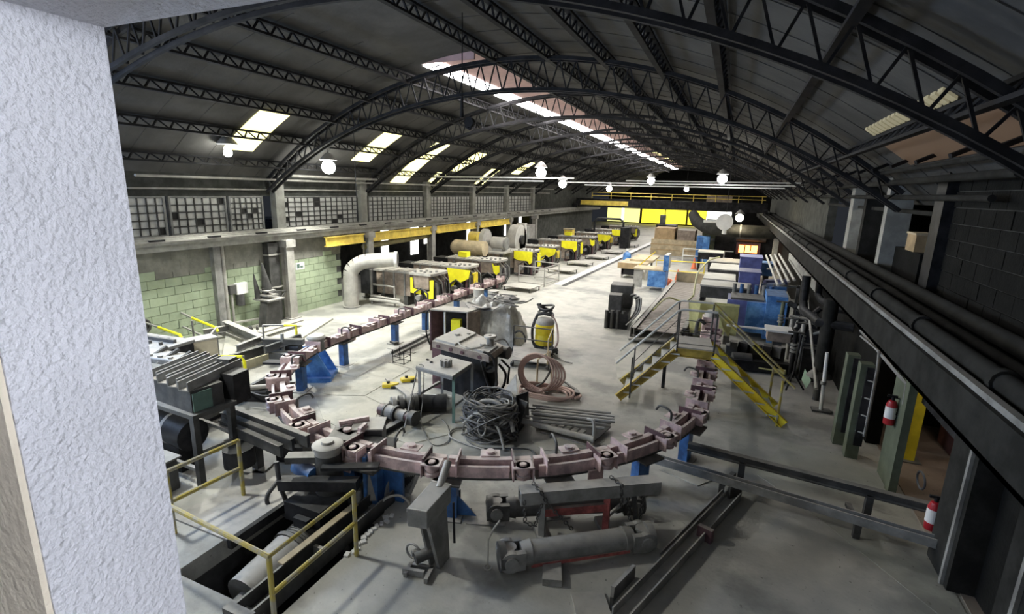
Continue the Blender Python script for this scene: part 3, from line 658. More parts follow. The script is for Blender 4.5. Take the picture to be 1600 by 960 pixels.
# drive unit with big pulley at the near left bend
du = thing('drive_unit', 'dark conveyor drive unit with a large pale pulley disc at the near left bend', 'drive', (-5.7,6.1,0))
c = G(512,697,1.05)
part('pulley', MB().lathe([(0.001,0.06),(0.09,0.06),(0.10,0.02),(0.2,0.02),(0.235,0.0),(0.235,-0.04),(0.2,-0.06),(0.2,-0.14),(0.001,-0.14)], (c.x,c.y,1.08), 24), M['lsteel'], du)
part('gearbox', MB().cyl((c.x,c.y,0.30),(c.x,c.y,0.94),0.22,0.2,n=18), M['dsteel'], du)
part('mount_arm', MB().bar((c.x-0.55,c.y-0.30,0.86),(c.x+0.1,c.y+0.05,0.86),0.2,0.10), M['dsteel'], du)
part('frame', MB().bar((c.x-0.5,c.y-0.5,0.55),(c.x+0.65,c.y-0.1,0.62),0.18,0.16).bar((c.x+0.1,c.y-0.25,0.84),(c.x+0.85,c.y+0.15,0.84),0.16,0.05), M['black'], du)
part('cylinder', MB().cyl((c.x-0.55,c.y-0.1,0.62),(c.x-0.1,c.y-0.2,0.62),0.13), M['blue'], du)
part('base_frame', MB().box(c.x-0.4,c.y-0.55,0,c.x+0.3,c.y+0.35,0.30), M['black'], du)
part('blue_box', MB().cb((c.x-0.12,c.y+0.5,0.5),(0.42,0.42,0.95),0.4), M['blue'], du)
part('box_lid', MB().cb((c.x-0.12,c.y+0.5,0.985),(0.45,0.45,0.03),0.4), M['dsteel'], du)
part('side_box', MB().cb((c.x+0.03,c.y+0.95,0.55),(0.5,0.45,0.9),0.5), M['dsteel'], du)
part('side_box_lid', MB().cb((c.x+0.03,c.y+0.95,1.01),(0.53,0.48,0.03),0.5), M['lsteel'], du)
part('dome', MB().lathe([(0.001,0.16),(0.1,0.13),(0.15,0.06),(0.16,0)], (c.x-0.35,c.y+0.75,0.9), 14), M['lsteel'], du)
for dz, w in ((1.02,0.3),(1.08,0.22)): part('clamp', MB().cb((c.x-0.2,c.y+0.85,dz),(0.5,0.07,0.05),0.9).cb((c.x+0.1,c.y+0.7,dz),(0.06,w,0.06),0.2), M['pink'], du)
bs = thing('blue_side_frame', 'blue steel side frame plates of the drive at the corner of the pit', 'frame', (-4.75,6.05,0))
part('plate', MB().cb((-4.98,6.02,0.38),(0.05,0.62,1.0),0.35), M['blue'], bs); part('plate', MB().cb((-4.60,6.10,0.30),(0.36,0.06,0.95),0.1), M['blue'], bs)
part('pale_gusset', MB().plate([(-4.93,5.75,0.1),(-4.75,5.85,0.1),(-4.93,5.85,0.8)],0.03,(1,-0.4,0)), M['lsteel'], bs)
part('top_plate', MB().cb((-5.0,6.1,0.92),(0.75,0.4,0.03),0.35), M['black'], bs)
gr = thing('radiator_grille', 'grey ribbed grille panel leaning beside the conveyor, right of the blue drive frame', 'grille', (-4.5,6.35,0))
g0, g1, g2, g3 = G(603,778,0.05), G(640,772,0.02), G(655,738,0.45), G(612,735,0.5)
fr2 = MB()
for a, b in ((g0,g1),(g1,g2),(g2,g3),(g3,g0)): fr2.bar(a,b,0.05,0.06)
part('frame', fr2, M['lsteel'], gr)
for k in range(15):
    u = (k+0.5)/15; part('rib', MB().bar(g0.lerp(g1,u), g3.lerp(g2,u), 0.018, 0.03), M['steel'], gr)
part('backing', MB().plate([g0,g1,g2,g3],0.01,(0,1,-.3)), M['black'], gr)
solo('floor_hose', MB().hose([G(592,790,.1),G(605,778,.25),G(625,775,.3),G(640,788,.15),G(635,800,.03)],0.02,6), M['lsteel'], 'thin grey hose arching over the floor in front of the grille', 'hose')
sh2 = thing('paper_shred', 'crumbled white debris along the right edge of the pit', 'debris', (-4.38,5.3,0))
for k in range(14): part('crumb', MB().cb((-4.40+random.uniform(-.04,.05),4.75+k*0.075,0.015),(random.uniform(.04,.1),random.uniform(.05,.09),0.03),random.random()*3), M['white'], sh2)

# box pedestal (tilted control box on a stand)
bx = thing('box_pedestal', 'grey sheet metal box on a narrow stand with a handwheel, in front of the conveyor', 'pedestal', (-3.3,5.05,0))
bt = [G(636,795,1.0), G(667,800,1.0), G(705,758,1.12), G(674,752,1.12)]
part('box', MB().plate([p-Vector((0,0,0.26)) for p in bt],0.26,(0,0,1)), M['steel'], bx, bev=0.008)
part('lid_rim', MB().bar(bt[0],bt[1],0.02,0.015).bar(bt[2],bt[3],0.02,0.015), M['lsteel'], bx)
cc = sum(bt, Vector())/4; ft = Vector((-3.20,5.12,0))
part('web_plate', MB().plate([(cc.x+.03,cc.y-.15,0.75),(cc.x+.03,cc.y+.3,0.8),(ft.x+.05,ft.y+.2,0.0),(ft.x+.05,ft.y-.06,0.0)],0.05,(1,0,0)), M['steel'], bx)
part('web_plate', MB().plate([(cc.x-.12,cc.y-.1,0.75),(cc.x-.12,cc.y+.2,0.8),(ft.x-.07,ft.y+.16,0.0),(ft.x-.07,ft.y-.06,0.0)],0.03,(1,0,0)), M['steel'], bx)
part('brace', MB().bar((cc.x+.16,cc.y+.35,0.8),(ft.x+.2,ft.y+.15,0.3),0.03,0.03), M['black'], bx)
part('chute', MB().cyl(bt[2].lerp(bt[3],0.5)+Vector((0,-.05,-.05)), G(700,722,1.28), 0.055,n=10), M['lsteel'], bx)
hw = part('handwheel', MB().tube([(ft.x-.28+0.11*math.cos(a*PI/6), ft.y-0.12, 0.2+0.11*math.sin(a*PI/6)) for a in range(12)],0.016,6,True), M['steel'], bx)
part('hub', MB().cyl((ft.x-.28,ft.y-.16,0.2),(ft.x-.1,ft.y+.02,0.2),0.045), M['steel'], hw)
part('motor', MB().cyl((ft.x-.2,ft.y-.2,0.17),(ft.x-.05,ft.y+0.0,0.2),0.08), M['dsteel'], bx)
part('foot_frame', MB().cb((ft.x-.16,ft.y-.3,0.05),(0.3,0.05,0.09),0.2).cb((ft.x-.1,ft.y-.16,0.04),(0.3,0.05,0.07),0.2).cb((ft.x+.04,ft.y-.24,0.04),(0.05,0.25,0.07),0.2).cb((ft.x-.26,ft.y-.26,0.04),(0.05,0.25,0.07),0.2), M['steel'], bx)
rb = thing('rod_on_base', 'thin upright rod on a flat foot beside the blue post behind the box pedestal', 'stand', (*G(718,800).xy,0))
g = G(718,800); part('foot', MB().cb(g+Vector((0,0,.05)),(0.35,0.2,0.1),0.7), M['steel'], rb); part('rod', MB().cyl(g+Vector((0,0,.1)),g+Vector((0,0,.4)),0.02), M['dsteel'], rb); part('nut', MB().cyl(g+Vector((-.3,-.15,0)),g+Vector((-.3,-.15,.07)),0.09,n=8), M['lsteel'], rb)
st = thing('iron_hook_rod', 'thin bent iron rod stuck upright in the floor left of the cardan shafts', 'rod', (*G(762,890).xy,0))
g = G(762,890); part('rod', MB().tube([g,g+Vector((0.0,0.0,0.45)),g+Vector((.05,.05,.6)),g+Vector((.12,.1,.72))],0.012,6), M['lsteel'], st); part('ring', MB().tube([g+Vector((.05*math.cos(k),.05*math.sin(k),.03)) for k in [x*PI/5 for x in range(10)]],0.012,5,True), M['lsteel'], st)
sf = G(760,810); solo('floor_patch_plate', MB().cb(sf+Vector((0,0,.006)),(0.6,0.35,0.012),0.35), M['steel'], 'thin steel sheet on the floor left of the cardan shafts', 'plate')

# cardan shafts, stand, beam, chains
def shaft(name, label, a, b, r, m, full=True):
    t = thing(name, label, 'drive shaft', (a.x,a.y,0)); d = (b-a).normalized(); sd = d.cross(Vector((0,0,1))).normalized()
    part('tube', MB().cyl(a+d*0.22,b-d*0.22,r,n=20), M[m], t)
    for e, s in ((a,1),(b,-1)):
        yk = part('yoke', MB().cyl(e+d*s*0.16,e+d*s*0.30,r*0.95,r*1.12,n=20).cb(e+d*s*0.10+sd*r*0.85,(0.2,0.08,0.26),math.atan2(d.y,d.x)).cb(e+d*s*0.10-sd*r*0.85,(0.2,0.08,0.26),math.atan2(d.y,d.x)).cyl(e+sd*r*.6,e+sd*r*1.12,0.15,n=20).cyl(e-sd*r*.6,e-sd*r*1.12,0.15,n=20), M[m], t)
        part('cross_joint', MB().cyl(e-sd*r*1.3,e+sd*r*1.3,0.095,n=16), M['steel'], yk)
        part('bearing_cap', MB().cyl(e-Vector((0,0,r*0.9)),e+Vector((0,0,r*0.9)),0.1,n=16), M['steel'], yk)
        if full: part('flange', MB().cyl(e-d*s*0.14,e-d*s*0.05,r*1.25,n=20).cyl(e-d*s*0.05,e+d*s*0.02,r*0.7,n=16), M['dsteel'] if s>0 else M[m], t)
    return t
sa, sb = G(795,868,0.2), G(1003,838,0.22)
shaft('cardan_shaft', 'thick grey cardan shaft with worn red underside, nearest of the two lying on the floor', sa, sb, 0.155, 'steel')
part('red_stripe', MB().bar(sa.lerp(sb,.15)+Vector((.06,-.10,-.105)), sb.lerp(sa,.12)+Vector((.06,-.10,-.105)),0.06,0.05), M['red'], bpy.data.objects['cardan_shaft'])
sa, sb = G(775,805,0.22)+Vector((-.08,.16,0)), G(995,795,0.22)+Vector((-.08,.16,0))
shaft('cardan_shaft', 'dark cardan shaft lying behind the red stand, farther of the two', sa, sb, 0.15, 'dsteel')
stn = thing('shaft_stand', 'red and grey frame stand carrying a heavy beam over the cardan shafts', 'stand', (-1.7,6.9,0))
b0, b1 = G(812,775,0.72), G(1028,757,0.72); d = (b1-b0).normalized(); n = Vector((-d.y,d.x,0))
part('beam', MB().chan(b0,b1,0.22,0.2,0.03,up=(0,0,-1)), M['steel'], stn); part('beam_web', MB().bar(b0-n*.02-Vector((0,0,.03)),b1-n*.02-Vector((0,0,.03)),0.12,0.1), M['dsteel'], stn)
for u, m in ((0.16,'steel'),(0.62,'red')):
    p = b0.lerp(b1,u)-n*.05; part('leg', MB().bar((p.x,p.y,0),(p.x,p.y,0.62),0.09,0.09,up=(1,0,0)), M[m], stn)
    part('foot', MB().cb((p.x,p.y,0.04),(0.14,0.6,0.08),math.atan2(d.y,d.x)), M['steel'], stn)
p, q = b0.lerp(b1,.16)-n*.05, b0.lerp(b1,.62)-n*.05
part('crossbar', MB().bar((p.x,p.y-.02,0.46),(q.x,q.y-.02,0.46),0.06,0.12), M['red'], stn)
part('leg', MB().bar((b0.lerp(b1,.86)-n*.05).xy.to_3d()+Vector((0,0,0)), b0.lerp(b1,.82).xy.to_3d()+Vector((0,0,.64)),0.07), M['dsteel'], stn)
part('strut', MB().bar(b0.lerp(b1,.64).xy.to_3d()+Vector((0,0,.25)), b0.lerp(b1,.8).xy.to_3d()+Vector((0,0,.55)),0.04), M['steel'], stn)
def chain(label, pts, k):
    m = []; t = thing('lifting_chain', label, 'chain', pts[0]); tot = 0
    seg = [(pts[i+1]-pts[i]).length for i in range(len(pts)-1)]; L_ = sum(seg); cnt = int(L_/0.062)
    for i in range(cnt):
        s = (i+.5)*L_/cnt; j = 0
        while j < len(seg)-1 and s > seg[j]: s -= seg[j]; j += 1
        c0 = pts[j].lerp(pts[j+1], s/seg[j]); dr = (pts[j+1]-pts[j]).normalized(); sdv = dr.orthogonal().normalized(); 
        if i % 2: sdv = dr.cross(sdv)
        part('link', MB().tube([c0+dr*0.04*math.cos(x)+sdv*0.024*math.sin(x) for x in [y*PI/3 for y in range(6)]],0.010,4,True), M['dsteel'], t)
chain('slack iron chain drooping from the left end of the heavy beam', [b0.lerp(b1,.02)-n*.13, b0.lerp(b1,.03)-n*.13-Vector((0,0,.35)), b0.lerp(b1,.1)-n*.13-Vector((0,0,.42)), b0.lerp(b1,.14)-n*.13-Vector((0,0,.08))], 0)
chain('iron chain wrapped over the beam and slanting down to the shaft', [b0.lerp(b1,.10)+n*.12+Vector((0,0,.12)), b0.lerp(b1,.13)-n*.13+Vector((0,0,.12)), b0.lerp(b1,.18)-n*.14-Vector((0,0,.08)), b0.lerp(b1,.36)-n*.16-Vector((0,0,.52))], 1)
chain('iron chain wrapped over the beam near its right end', [b0.lerp(b1,.66)+n*.12+Vector((0,0,.12)), b0.lerp(b1,.70)-n*.13+Vector((0,0,.12)), b0.lerp(b1,.71)-n*.14-Vector((0,0,.3))], 2)
chain('heavy chain bundle hanging at the right leg of the stand', [b0.lerp(b1,.76)-n*.1-Vector((0,0,.1)), b0.lerp(b1,.78)-n*.12-Vector((0,0,.5)), b0.lerp(b1,.86)-n*.12-Vector((0,0,.55)), b0.lerp(b1,.87)-n*.1-Vector((0,0,.1))], 3)
gp = G(862,900); pl = thing('timber_support', 'flat block and short bar on the floor in front of the nearest shaft', 'block', (gp.x,gp.y,0))
part('block', MB().cb(gp+Vector((0,0,.05)),(0.25,0.38,0.10),0.35), M['steel'], pl); part('bar', MB().bar(gp+Vector((-.08,.25,.05)),gp+Vector((-.12,.75,.05)),0.09,0.1), M['steel'], pl)
sq = G(925,945); solo('square_plate', MB().cb(sq+Vector((0,-.05,.02)),(0.42,0.42,0.04),0.5), M['lsteel'], 'pale square steel plate with a hole at the bottom edge', 'plate')
bpy.data.objects['square_plate']['label'] = 'pale square steel plate lying at the bottom edge of the picture'
# long channel on the floor
lc = thing('steel_channel', 'long dusty steel channel lying diagonally on the dark floor right of the shafts', 'channel', (-.2,7,0))
c0, c1 = G(968,965,0.08), G(1148,772,0.08)
part('web', MB().chan(c0,c1,0.22,0.14,0.02), M['steel'], lc); part('end_plate', MB().cb(c1+Vector((0,0,.05)),(0.3,0.04,0.25),0.9), M['dsteel'], lc)
part('clamp', MB().cb(c0.lerp(c1,.60)+Vector((.1,0,.02)),(0.08,0.22,0.22),1.16), M['maroon'], lc)
lc2 = thing('steel_flat_bar', 'thin angle bar leaning along the long channel on its left side', 'bar', (-.3,7.6,0))
part('bar', MB().angle(G(1030,870,.05),G(1128,770,.12),0.07,0.015), M['steel'], lc2)
lc3 = thing('angle_offcut', 'short bent angle offcut near the lower end of the long channel', 'offcut', (*G(970,910).xy,0))
part('flange', MB().bar(G(957,928,.1),G(990,893,.1),0.05,0.2), M['steel'], lc3); part('end', MB().bar(G(957,928,.1),G(955,945,.1),0.04,0.2), M['dsteel'], lc3)
# barrier rails towards the door
br = thing('floor_barrier', 'low double steel barrier rail running from the conveyor to the doorway', 'barrier', (1.2,8.6,0))
f0, f1 = G(1075,697,.5), G(1478,800,.5); e0, e1 = G(1008,712,.32), G(1465,848,.32)
part('back_rail', MB().ibeam(f0,f1,0.12,0.14,0.02), M['dsteel'], br); part('front_rail', MB().chan(e0,e1,0.14,0.14,0.02), M['steel'], br)
for u in (0.25,0.75):
    p = f0.lerp(f1,u); part('post', MB().bar((p.x,p.y,0),(p.x,p.y,.45),0.1), M['dsteel'], br)
for u in (0.32,0.78):
    p = e0.lerp(e1,u); q = f0.lerp(f1,u-.1); part('post', MB().bar((p.x,p.y,0),(p.x,p.y,.3),0.09), M['dsteel'], br); part('tie', MB().bar((p.x,p.y,.2),(q.x,q.y,.2),0.08,.06), M['dsteel'], br)

# ================================================================== CROSSOVER STAIRS
S0 = Vector((-2.15,11.85,0)); S1 = Vector((1.50,12.25,0)); T0 = Vector((-0.92,12.35,1.3)); T1 = Vector((-0.10,12.42,1.3))
DP = Vector((-0.12,1.05,0))                              # stair width vector
cs = thing('crossover_stair', 'steel crossover stair with yellow stringers and pipe handrails over the conveyor', 'stairs', (-0.5,12.5,0))
S1b = Vector((1.52,12.0,0))
def stringer(a, b): return MB().prof(a, b, [(-.02,-.10),(.05,-.10),(.05,-.08),(0,-.08),(0,.08),(.05,.08),(.05,.10),(-.02,.10)])
for k, off in enumerate((Vector(), DP)):
    part('stringer', stringer(S0+off+Vector((0,0,.08)), T0+off), M['rail_yellow'] if k else mat('ochre_stringer_paint',(0.42,0.31,0.06),var=0.25), cs)
    part('platform_edge', stringer(T0+off, T1+off), mat('ochre_stringer_paint',(0.42,0.31,0.06),var=0.25), cs)
    part('stringer', stringer(T1+off, S1b+off+Vector((0,0,.08))), M['yellow'], cs)
part('platform', MB().plate([T0+Vector((0,0,.1)),T1+Vector((0,0,.1)),T1+DP+Vector((0,0,.1)),T0+DP+Vector((0,0,.1))],0.03,(0,0,1)), M['lsteel'], cs)
for i in range(6):
    u = (i+0.6)/6.3
    for a, b in ((S0,T0),(S1b,T1)):
        p = a.lerp(b,u)+Vector((0,0,.08)); w = Vector((0.22 if a is S0 else -0.22,0,0))
        part('tread', MB().plate([p,p+DP,p+DP+w,p+w] if w.x>0 else [p+w,p+w+DP,p+DP,p],0.03,(0,0,1)), M['pane_l'], cs)
def lean(a,b,u,h): return a.lerp(b,u)+Vector((0,0,h))
for k, off in enumerate((Vector(), DP)):
    hr = [S0+off+Vector((-0.1,0,0.95)), T0+off+Vector((0,0,1.05)), T1+off+Vector((0,0,1.05)), S1b+off+Vector((.1,0,0.95))]
    part('handrail', MB().tube([hr[0]]+[hr[0].lerp(hr[1],.97)]+[hr[1]+Vector((.06,0,0))]+hr[2:3],0.028,8), M['pane_l'], cs)
    part('handrail', MB().tube([hr[2],hr[2].lerp(hr[3],.06),hr[3]],0.026,8), M['rail_yellow'], cs)
    part('mid_rail', MB().tube([S0+off+Vector((.3,.04,0.72)),T0+off+Vector((0,0,.55)),T1+off+Vector((0,0,.55))],0.012,6).tube([S0+off+Vector((.3,.04,0.42)),T0+off+Vector((0,0,.22)),T1+off+Vector((0,0,.22))],0.012,6), M['dsteel'], cs)
    for p, h in ((S0+off+Vector((.28,.04,.1)),1.05),(T0+off,1.05),(T1+off,1.05)):
        part('baluster', MB().cyl(p,p+Vector((0,0,h)),0.02,n=8), M['dsteel'], cs)
    p = S1b.lerp(T1,.09)+off; part('baluster', MB().cyl((p.x,p.y,0),p+Vector((0,0,.95)),0.026,n=8), M['rail_yellow'], cs)
part('prop', MB().box(-1.28,13.2,0,-1.2,13.3,0.95), M['black'], cs)

# ================================================================== CLUTTER INSIDE THE LOOP
# steel table with a gear
tb = thing('steel_table', 'tall dusty steel table with a cog on top inside the loop', 'table', (-5.6,9.2,0))
q = [G(650,572,1.1), G(707,588,1.1), G(738,567,1.1), G(688,554,1.1)]
part('tabletop', MB().plate([v-Vector((0,0,.03)) for v in q],0.03,(0,0,1)), M['lsteel'], tb)
for a, b in zip(q, q[1:]+q[:1]): part('apron', MB().bar(a-Vector((0,0,.06)),b-Vector((0,0,.06)),0.02,0.07), M['steel'], tb)
for v in q: 
    v2 = v.lerp(sum(q,Vector())/4, .06); part('leg', MB().angle((v2.x,v2.y,0),(v2.x,v2.y,1.07),0.07,0.012), M['teal'] if v is q[1] else M['steel'], tb)
part('stretcher', MB().bar(q[1].lerp(q[2],.05)-Vector((0,0,.7)),q[1].lerp(q[2],.95)-Vector((0,0,.7)),0.06), M['steel'], tb)
part('stretcher', MB().bar(q[0].lerp(q[3],.05)-Vector((0,0,.7)),q[0].lerp(q[3],.95)-Vector((0,0,.7)),0.06), M['steel'], tb)
gc = G(697,572,1.1); m = MB().lathe([(0.04,0.15),(0.10,0.15),(0.10,0.0),(0.04,0.0)],gc,18)
for k in range(9):
    a = k*2*PI/9; m.cb(gc+Vector((0.11*math.cos(a),0.11*math.sin(a),0.075)),(0.05,0.035,0.13),a)
solo('cog_wheel', m, M['steel'], 'toothed grey cog standing on the tall steel table', 'gear')
for k,(a,b) in enumerate(((668,562),(674,566))): solo('scrap_bit', MB().cb(G(a,b,1.11),(0.06,0.04,0.03),k).cyl(G(a,b,1.1),G(a,b,1.13),0.02), M['dsteel'], 'dark scrap piece on the tall steel table, ' + ('left of two' if k==0 else 'right of two'), 'scrap')
solo('leaning_rod', MB().cyl(G(652,578,1.05),G(629,683,0),0.014,n=6), M['steel'], 'thin rod leaning on the left edge of the steel table', 'rod')
solo('hanging_wire', MB().hose([G(655,570,1.12),G(662,575,1.08),G(661,620,.5),G(658,660,.1),G(675,694,.02),G(700,690,.02),G(700,668,.02),G(690,655,.02)],0.011,5), M['cable'], 'thin wire hanging from the table and curling over the floor', 'wire')
# crankshaft
ck = thing('crankshaft', 'heavy grimy crankshaft lying on rails left of the steel table', 'crankshaft', (-6.2,8.8,0))
k0, k1 = G(595,640,.2), G(668,660,.24); d = (k1-k0).normalized(); s = 0
for ln, r, m in ((.16,.13,'maroon'),(.05,.17,'dsteel'),(.22,.15,'steel'),(.06,.18,'dsteel'),(.25,.12,'steel'),(.12,.1,'maroon'),(.14,.16,'dsteel')):
    part('journal', MB().cyl(k0+d*s,k0+d*(s+ln),r,n=16), M[m], ck); s += ln
k2 = G(620,628,.25); d2 = (G(690,640,.25)-k2).normalized(); k2 = G(612,634,.28); d2 = Vector((d.x*.6-d.y*.8, d.x*.8+d.y*.6, 0)).normalized()
for i in range(4): part('web_disc', MB().cyl(k2+d2*(0.16*i),k2+d2*(0.16*i+.09),0.20,n=18), M['steel' if i%2==0 else 'dsteel'], ck)
part('lobed_shaft', MB().cyl(k2-d2*.05,k2+d2*.75,0.11), M['dsteel'], ck)
gm = thing('dark_gear_motor', 'black gear motor with a bright clamp under the steel table', 'motor', (*G(675,655).xy,0))
g = G(680,648); part('body', MB().cyl(g+Vector((-.45,-.1,.22)),g+Vector((.15,.25,.22)),0.2,n=16), M['black'], gm); part('end_bell', MB().cyl(g+Vector((.15,.25,.2)),g+Vector((.3,.33,.2)),0.17,.1,n=16), M['lsteel'], gm); part('ring', MB().cyl(g+Vector((-.52,-.15,.22)),g+Vector((-.45,-.1,.22)),0.23,n=16), M['steel'], gm)
part('arm', MB().bar(g+Vector((-.3,0,.42)),g+Vector((.25,.3,.36)),0.05), M['white'], gm)
for i,(a,b,l) in enumerate((((572,690),(655,645),'dark steel rail under the crankshaft, nearest the conveyor'),((585,668),(608,645),'short dark steel rail left of the crankshaft'))):
    solo('support_rail', MB().ibeam(G(*a,.07),G(*b,.07),0.12,0.14,0.02), M['dsteel'], l, 'rail', 'rails under the crankshaft')
solo('flat_strip', MB().bar(G(606,592,.05),G(640,618,.08),0.14,0.03), M['steel'], 'flat grey steel strip between the two yellow shackles', 'strip')
def shackle(label, p, rz):
    t = thing('yellow_clamp', label, 'clamp', p, rz, 'yellow lifting clamps on the floor')
    part('jaw', MB().prism([(-.2,-.1),(.05,-.13),(.2,-.06),(.22,.03),(.05,.1),(-.2,.08)],0.02,0.11), M['yellow'], t, local=True, bev=0.015)
    part('throat', MB().box(.02,-.17,.0,.14,-.05,.06), M['black'], t, local=True); part('pin', MB().cyl((-.05,0,.1),(-.05,0,.17),.04), M['dsteel'], t, local=True)
shackle('yellow lifting clamp on the plates, nearer the blue tension unit', G(610,605), 0.6)
shackle('yellow lifting clamp on the plates, nearer the steel table', G(638,596), 0.9)
wc = thing('wire_crate', 'small open wire frame crate standing on the pale floor left of the flat-topped machine', 'crate', (*G(628,566).xy,0))
g = G(628,567); 
for dx in (-.19,.19):
    for dy in (-.17,.17): part('upright', MB().cyl(g+Vector((dx,dy,0)),g+Vector((dx,dy,.42)),0.012,n=5), M['black'], wc)
for z in (.04,.22):
    part('hoop', MB().tube([g+Vector((dx,dy,z)) for dx,dy in ((-.19,-.17),(.19,-.17),(.19,.17),(-.19,.17))],0.01,5,True), M['black'], wc)
solo('brick', MB().cb(G(616,538)+Vector((0,0,.05)),(0.3,0.16,0.1),-0.4), M['dsteel'], 'single dark brick lying on the floor beyond the wire crate', 'brick')
# flat-topped machine
fm = thing('flat_top_machine', 'rusty machine body with two flat pale top plates and hanging belts behind the steel table', 'machine', (-5.6,11,0))
t4 = [G(675,533,1.25), G(764,556,1.25), G(786,540,1.25), G(722,512,1.25)]
part('slab', MB().plate([v-Vector((0,0,.17)) for v in t4],0.17,(0,0,1)), M['brown'], fm)
def quad(a0,a1,b0,b1):   # sub-rectangle of the slab top
    f = lambda u,v: (t4[0].lerp(t4[1],u)).lerp(t4[3].lerp(t4[2],u),v)
    return [f(a0,b0),f(a1,b0),f(a1,b1),f(a0,b1)]
for a0,a1,b0,b1 in ((0.02,.40,.05,.95),(.58,.97,.06,.75)):
    pq = quad(a0,a1,b0,b1); tp = part('top_plate', MB().plate(pq,0.05,(0,0,1)), M['lsteel'], fm); ctr = sum(pq,Vector())/4
    part('boss', MB().cyl(ctr+Vector((0,0,.05)),ctr+Vector((0,0,.10)),0.07), M['lsteel'], tp); part('boss', MB().cyl(ctr+Vector((.2,.25,.05)),ctr+Vector((.2,.25,.08)),0.05), M['lsteel'], tp)
for u in (.12,.35,.55,.85): part('bolt_head', MB().cyl(t4[0].lerp(t4[1],u)-Vector((0,.03,.09)),t4[0].lerp(t4[1],u)-Vector((0,-.02,.09)),0.05,n=8), M['maroon'], fm)
part('body', MB().plate([v.lerp(sum(t4,Vector())/4,.12)*Vector((1,1,0)).x if False else Vector((v.lerp(sum(t4,Vector())/4,.15).x, v.lerp(sum(t4,Vector())/4,.15).y, 0.0)) for v in t4],1.08,(0,0,1)), M['black'], fm)
part('side_ram', MB().cyl(G(770,600,.3),G(766,575,.9),0.14), M['black'], fm)
part('leg_left', MB().plate([(t4[0].x,t4[0].y,0),(t4[0].x+.3,t4[0].y+.05,0),(t4[0].x+.3,t4[0].y+.05,1.08),(t4[0].x,t4[0].y,1.08)],0.06,(0,1,0)), M['maroon'], fm)
part('belt', MB().hose([G(755,550,1.35),G(770,560,1.2),G(776,590,.7),G(770,620,.3),G(762,600,.5),G(752,565,1.1)],0.03,6), M['rubber'], fm)
part('cable_loop', MB().hose([G(715,535,1.32),G(730,545,1.3),G(760,540,1.34),G(785,530,1.4),G(795,540,1.2)],0.018,6), M['lsteel'], fm)
rw = G(766,528,1.5); part('wheel', MB().lathe([(.04,.06),(.14,.06),(.16,.03),(.14,0),(.04,0),(.04,.06)],rw,18), M['lsteel'], fm); part('wheel_hub', MB().cyl(rw-Vector((0,0,.25)),rw,0.09), M['steel'], fm)
part('motor', MB().cyl(G(775,548,1.0),G(795,552,1.0),0.16,n=14), M['dsteel'], fm); part('side_pipes', MB().hose([G(780,570,.8),G(790,585,.5),G(786,605,.25),G(775,612,.1)],0.035,6).tube([G(783,562,.8),G(796,575,.6),G(793,600,.3)],0.03,6), M['black'], fm)
# open-fronted cabinet with yellow inside
oc2 = thing('open_cabinet', 'open dark cabinet with curved edge and yellow fittings, under the plastic sheet', 'cabinet', (*G(700,560).xy,0))
g = G(672,548); e = G(716,552)
part('left_side', MB().plate([g,g+Vector((.12,.5,0)),g+Vector((.12,.5,1.35)),g+Vector((0,0,1.3))],0.05,(1,0,0)), M['maroon'], oc2)
part('top', MB().plate([g+Vector((0,0,1.3)),g+Vector((1.2,.25,1.3)),g+Vector((1.3,.8,1.3)),g+Vector((.1,.6,1.3))],0.04,(0,0,1)), M['lsteel'], oc2)
part('back', MB().plate([g+Vector((.1,.6,0)),g+Vector((1.3,.8,0)),g+Vector((1.3,.8,1.3)),g+Vector((.1,.6,1.3))],0.04,(0,-1,0)), M['black'], oc2)
part('yellow_fitting', MB().cb(g+Vector((.75,.35,.85)),(.3,.2,.35),.2), M['bright_yellow'], oc2); part('white_rod', MB().cyl(g+Vector((.42,.2,.2)),g+Vector((.42,.2,1.25)),.03), M['white'], oc2)
part('right_side', MB().plate([g+Vector((1.15,.25,0)),g+Vector((1.3,.8,0)),g+Vector((1.3,.8,1.3)),g+Vector((1.15,.25,1.3))],0.05,(1,0,0)), M['brown'], oc2)
part('edge_tube', MB().hose([g+Vector((.02,-.03,1.33)),g+Vector((-.08,-.05,1.2)),g+Vector((-.1,-.05,.6)),g+Vector((.02,-.03,.2))],.025,6), M['black'], oc2)
# plastic-sheeted heap
random.seed(11)
hp = thing('sheeted_heap', 'heap of machine parts draped in a creased grey plastic sheet', 'heap', (-6.7,14.2,0))
nx, ny = 26, 18; vs = []; a0, ax, ay = Vector((-7.9,14.0,0)), Vector((1.95,.3,0)), Vector((-.25,1.6,0))
for j in range(ny+1):
    for i in range(nx+1):
        u, v = i/nx, j/ny; e = min(u,1-u,v,1-v); h = min(1,e*7)**.7*(1.25+.22*math.sin(u*9+v*4)*math.cos(v*7)+.12*math.sin(u*23-v*13)+.05*random.uniform(-1,1))
        w_ = 1+0.06*(1-min(1,e*7))
        p = a0+ax*(.5+(u-.5)*w_)+ay*(.5+(v-.5)*w_); vs.append((p.x+random.uniform(-.03,.03),p.y+random.uniform(-.03,.03),max(0.01,h)))
part('sheet', MB().add(vs,[(j*(nx+1)+i,j*(nx+1)+i+1,(j+1)*(nx+1)+i+1,(j+1)*(nx+1)+i) for j in range(ny) for i in range(nx)],False), M['tarp'], hp)
for k in range(9):
    p = a0+ax*random.uniform(.3,.95)+ay*random.uniform(.2,.85)
    part('loose_cable', MB().hose([p+Vector((random.uniform(-.5,.5),random.uniform(-.3,.3),1.36+random.uniform(0,.18))) for _ in range(5)],0.022,5), M['cable'], hp)
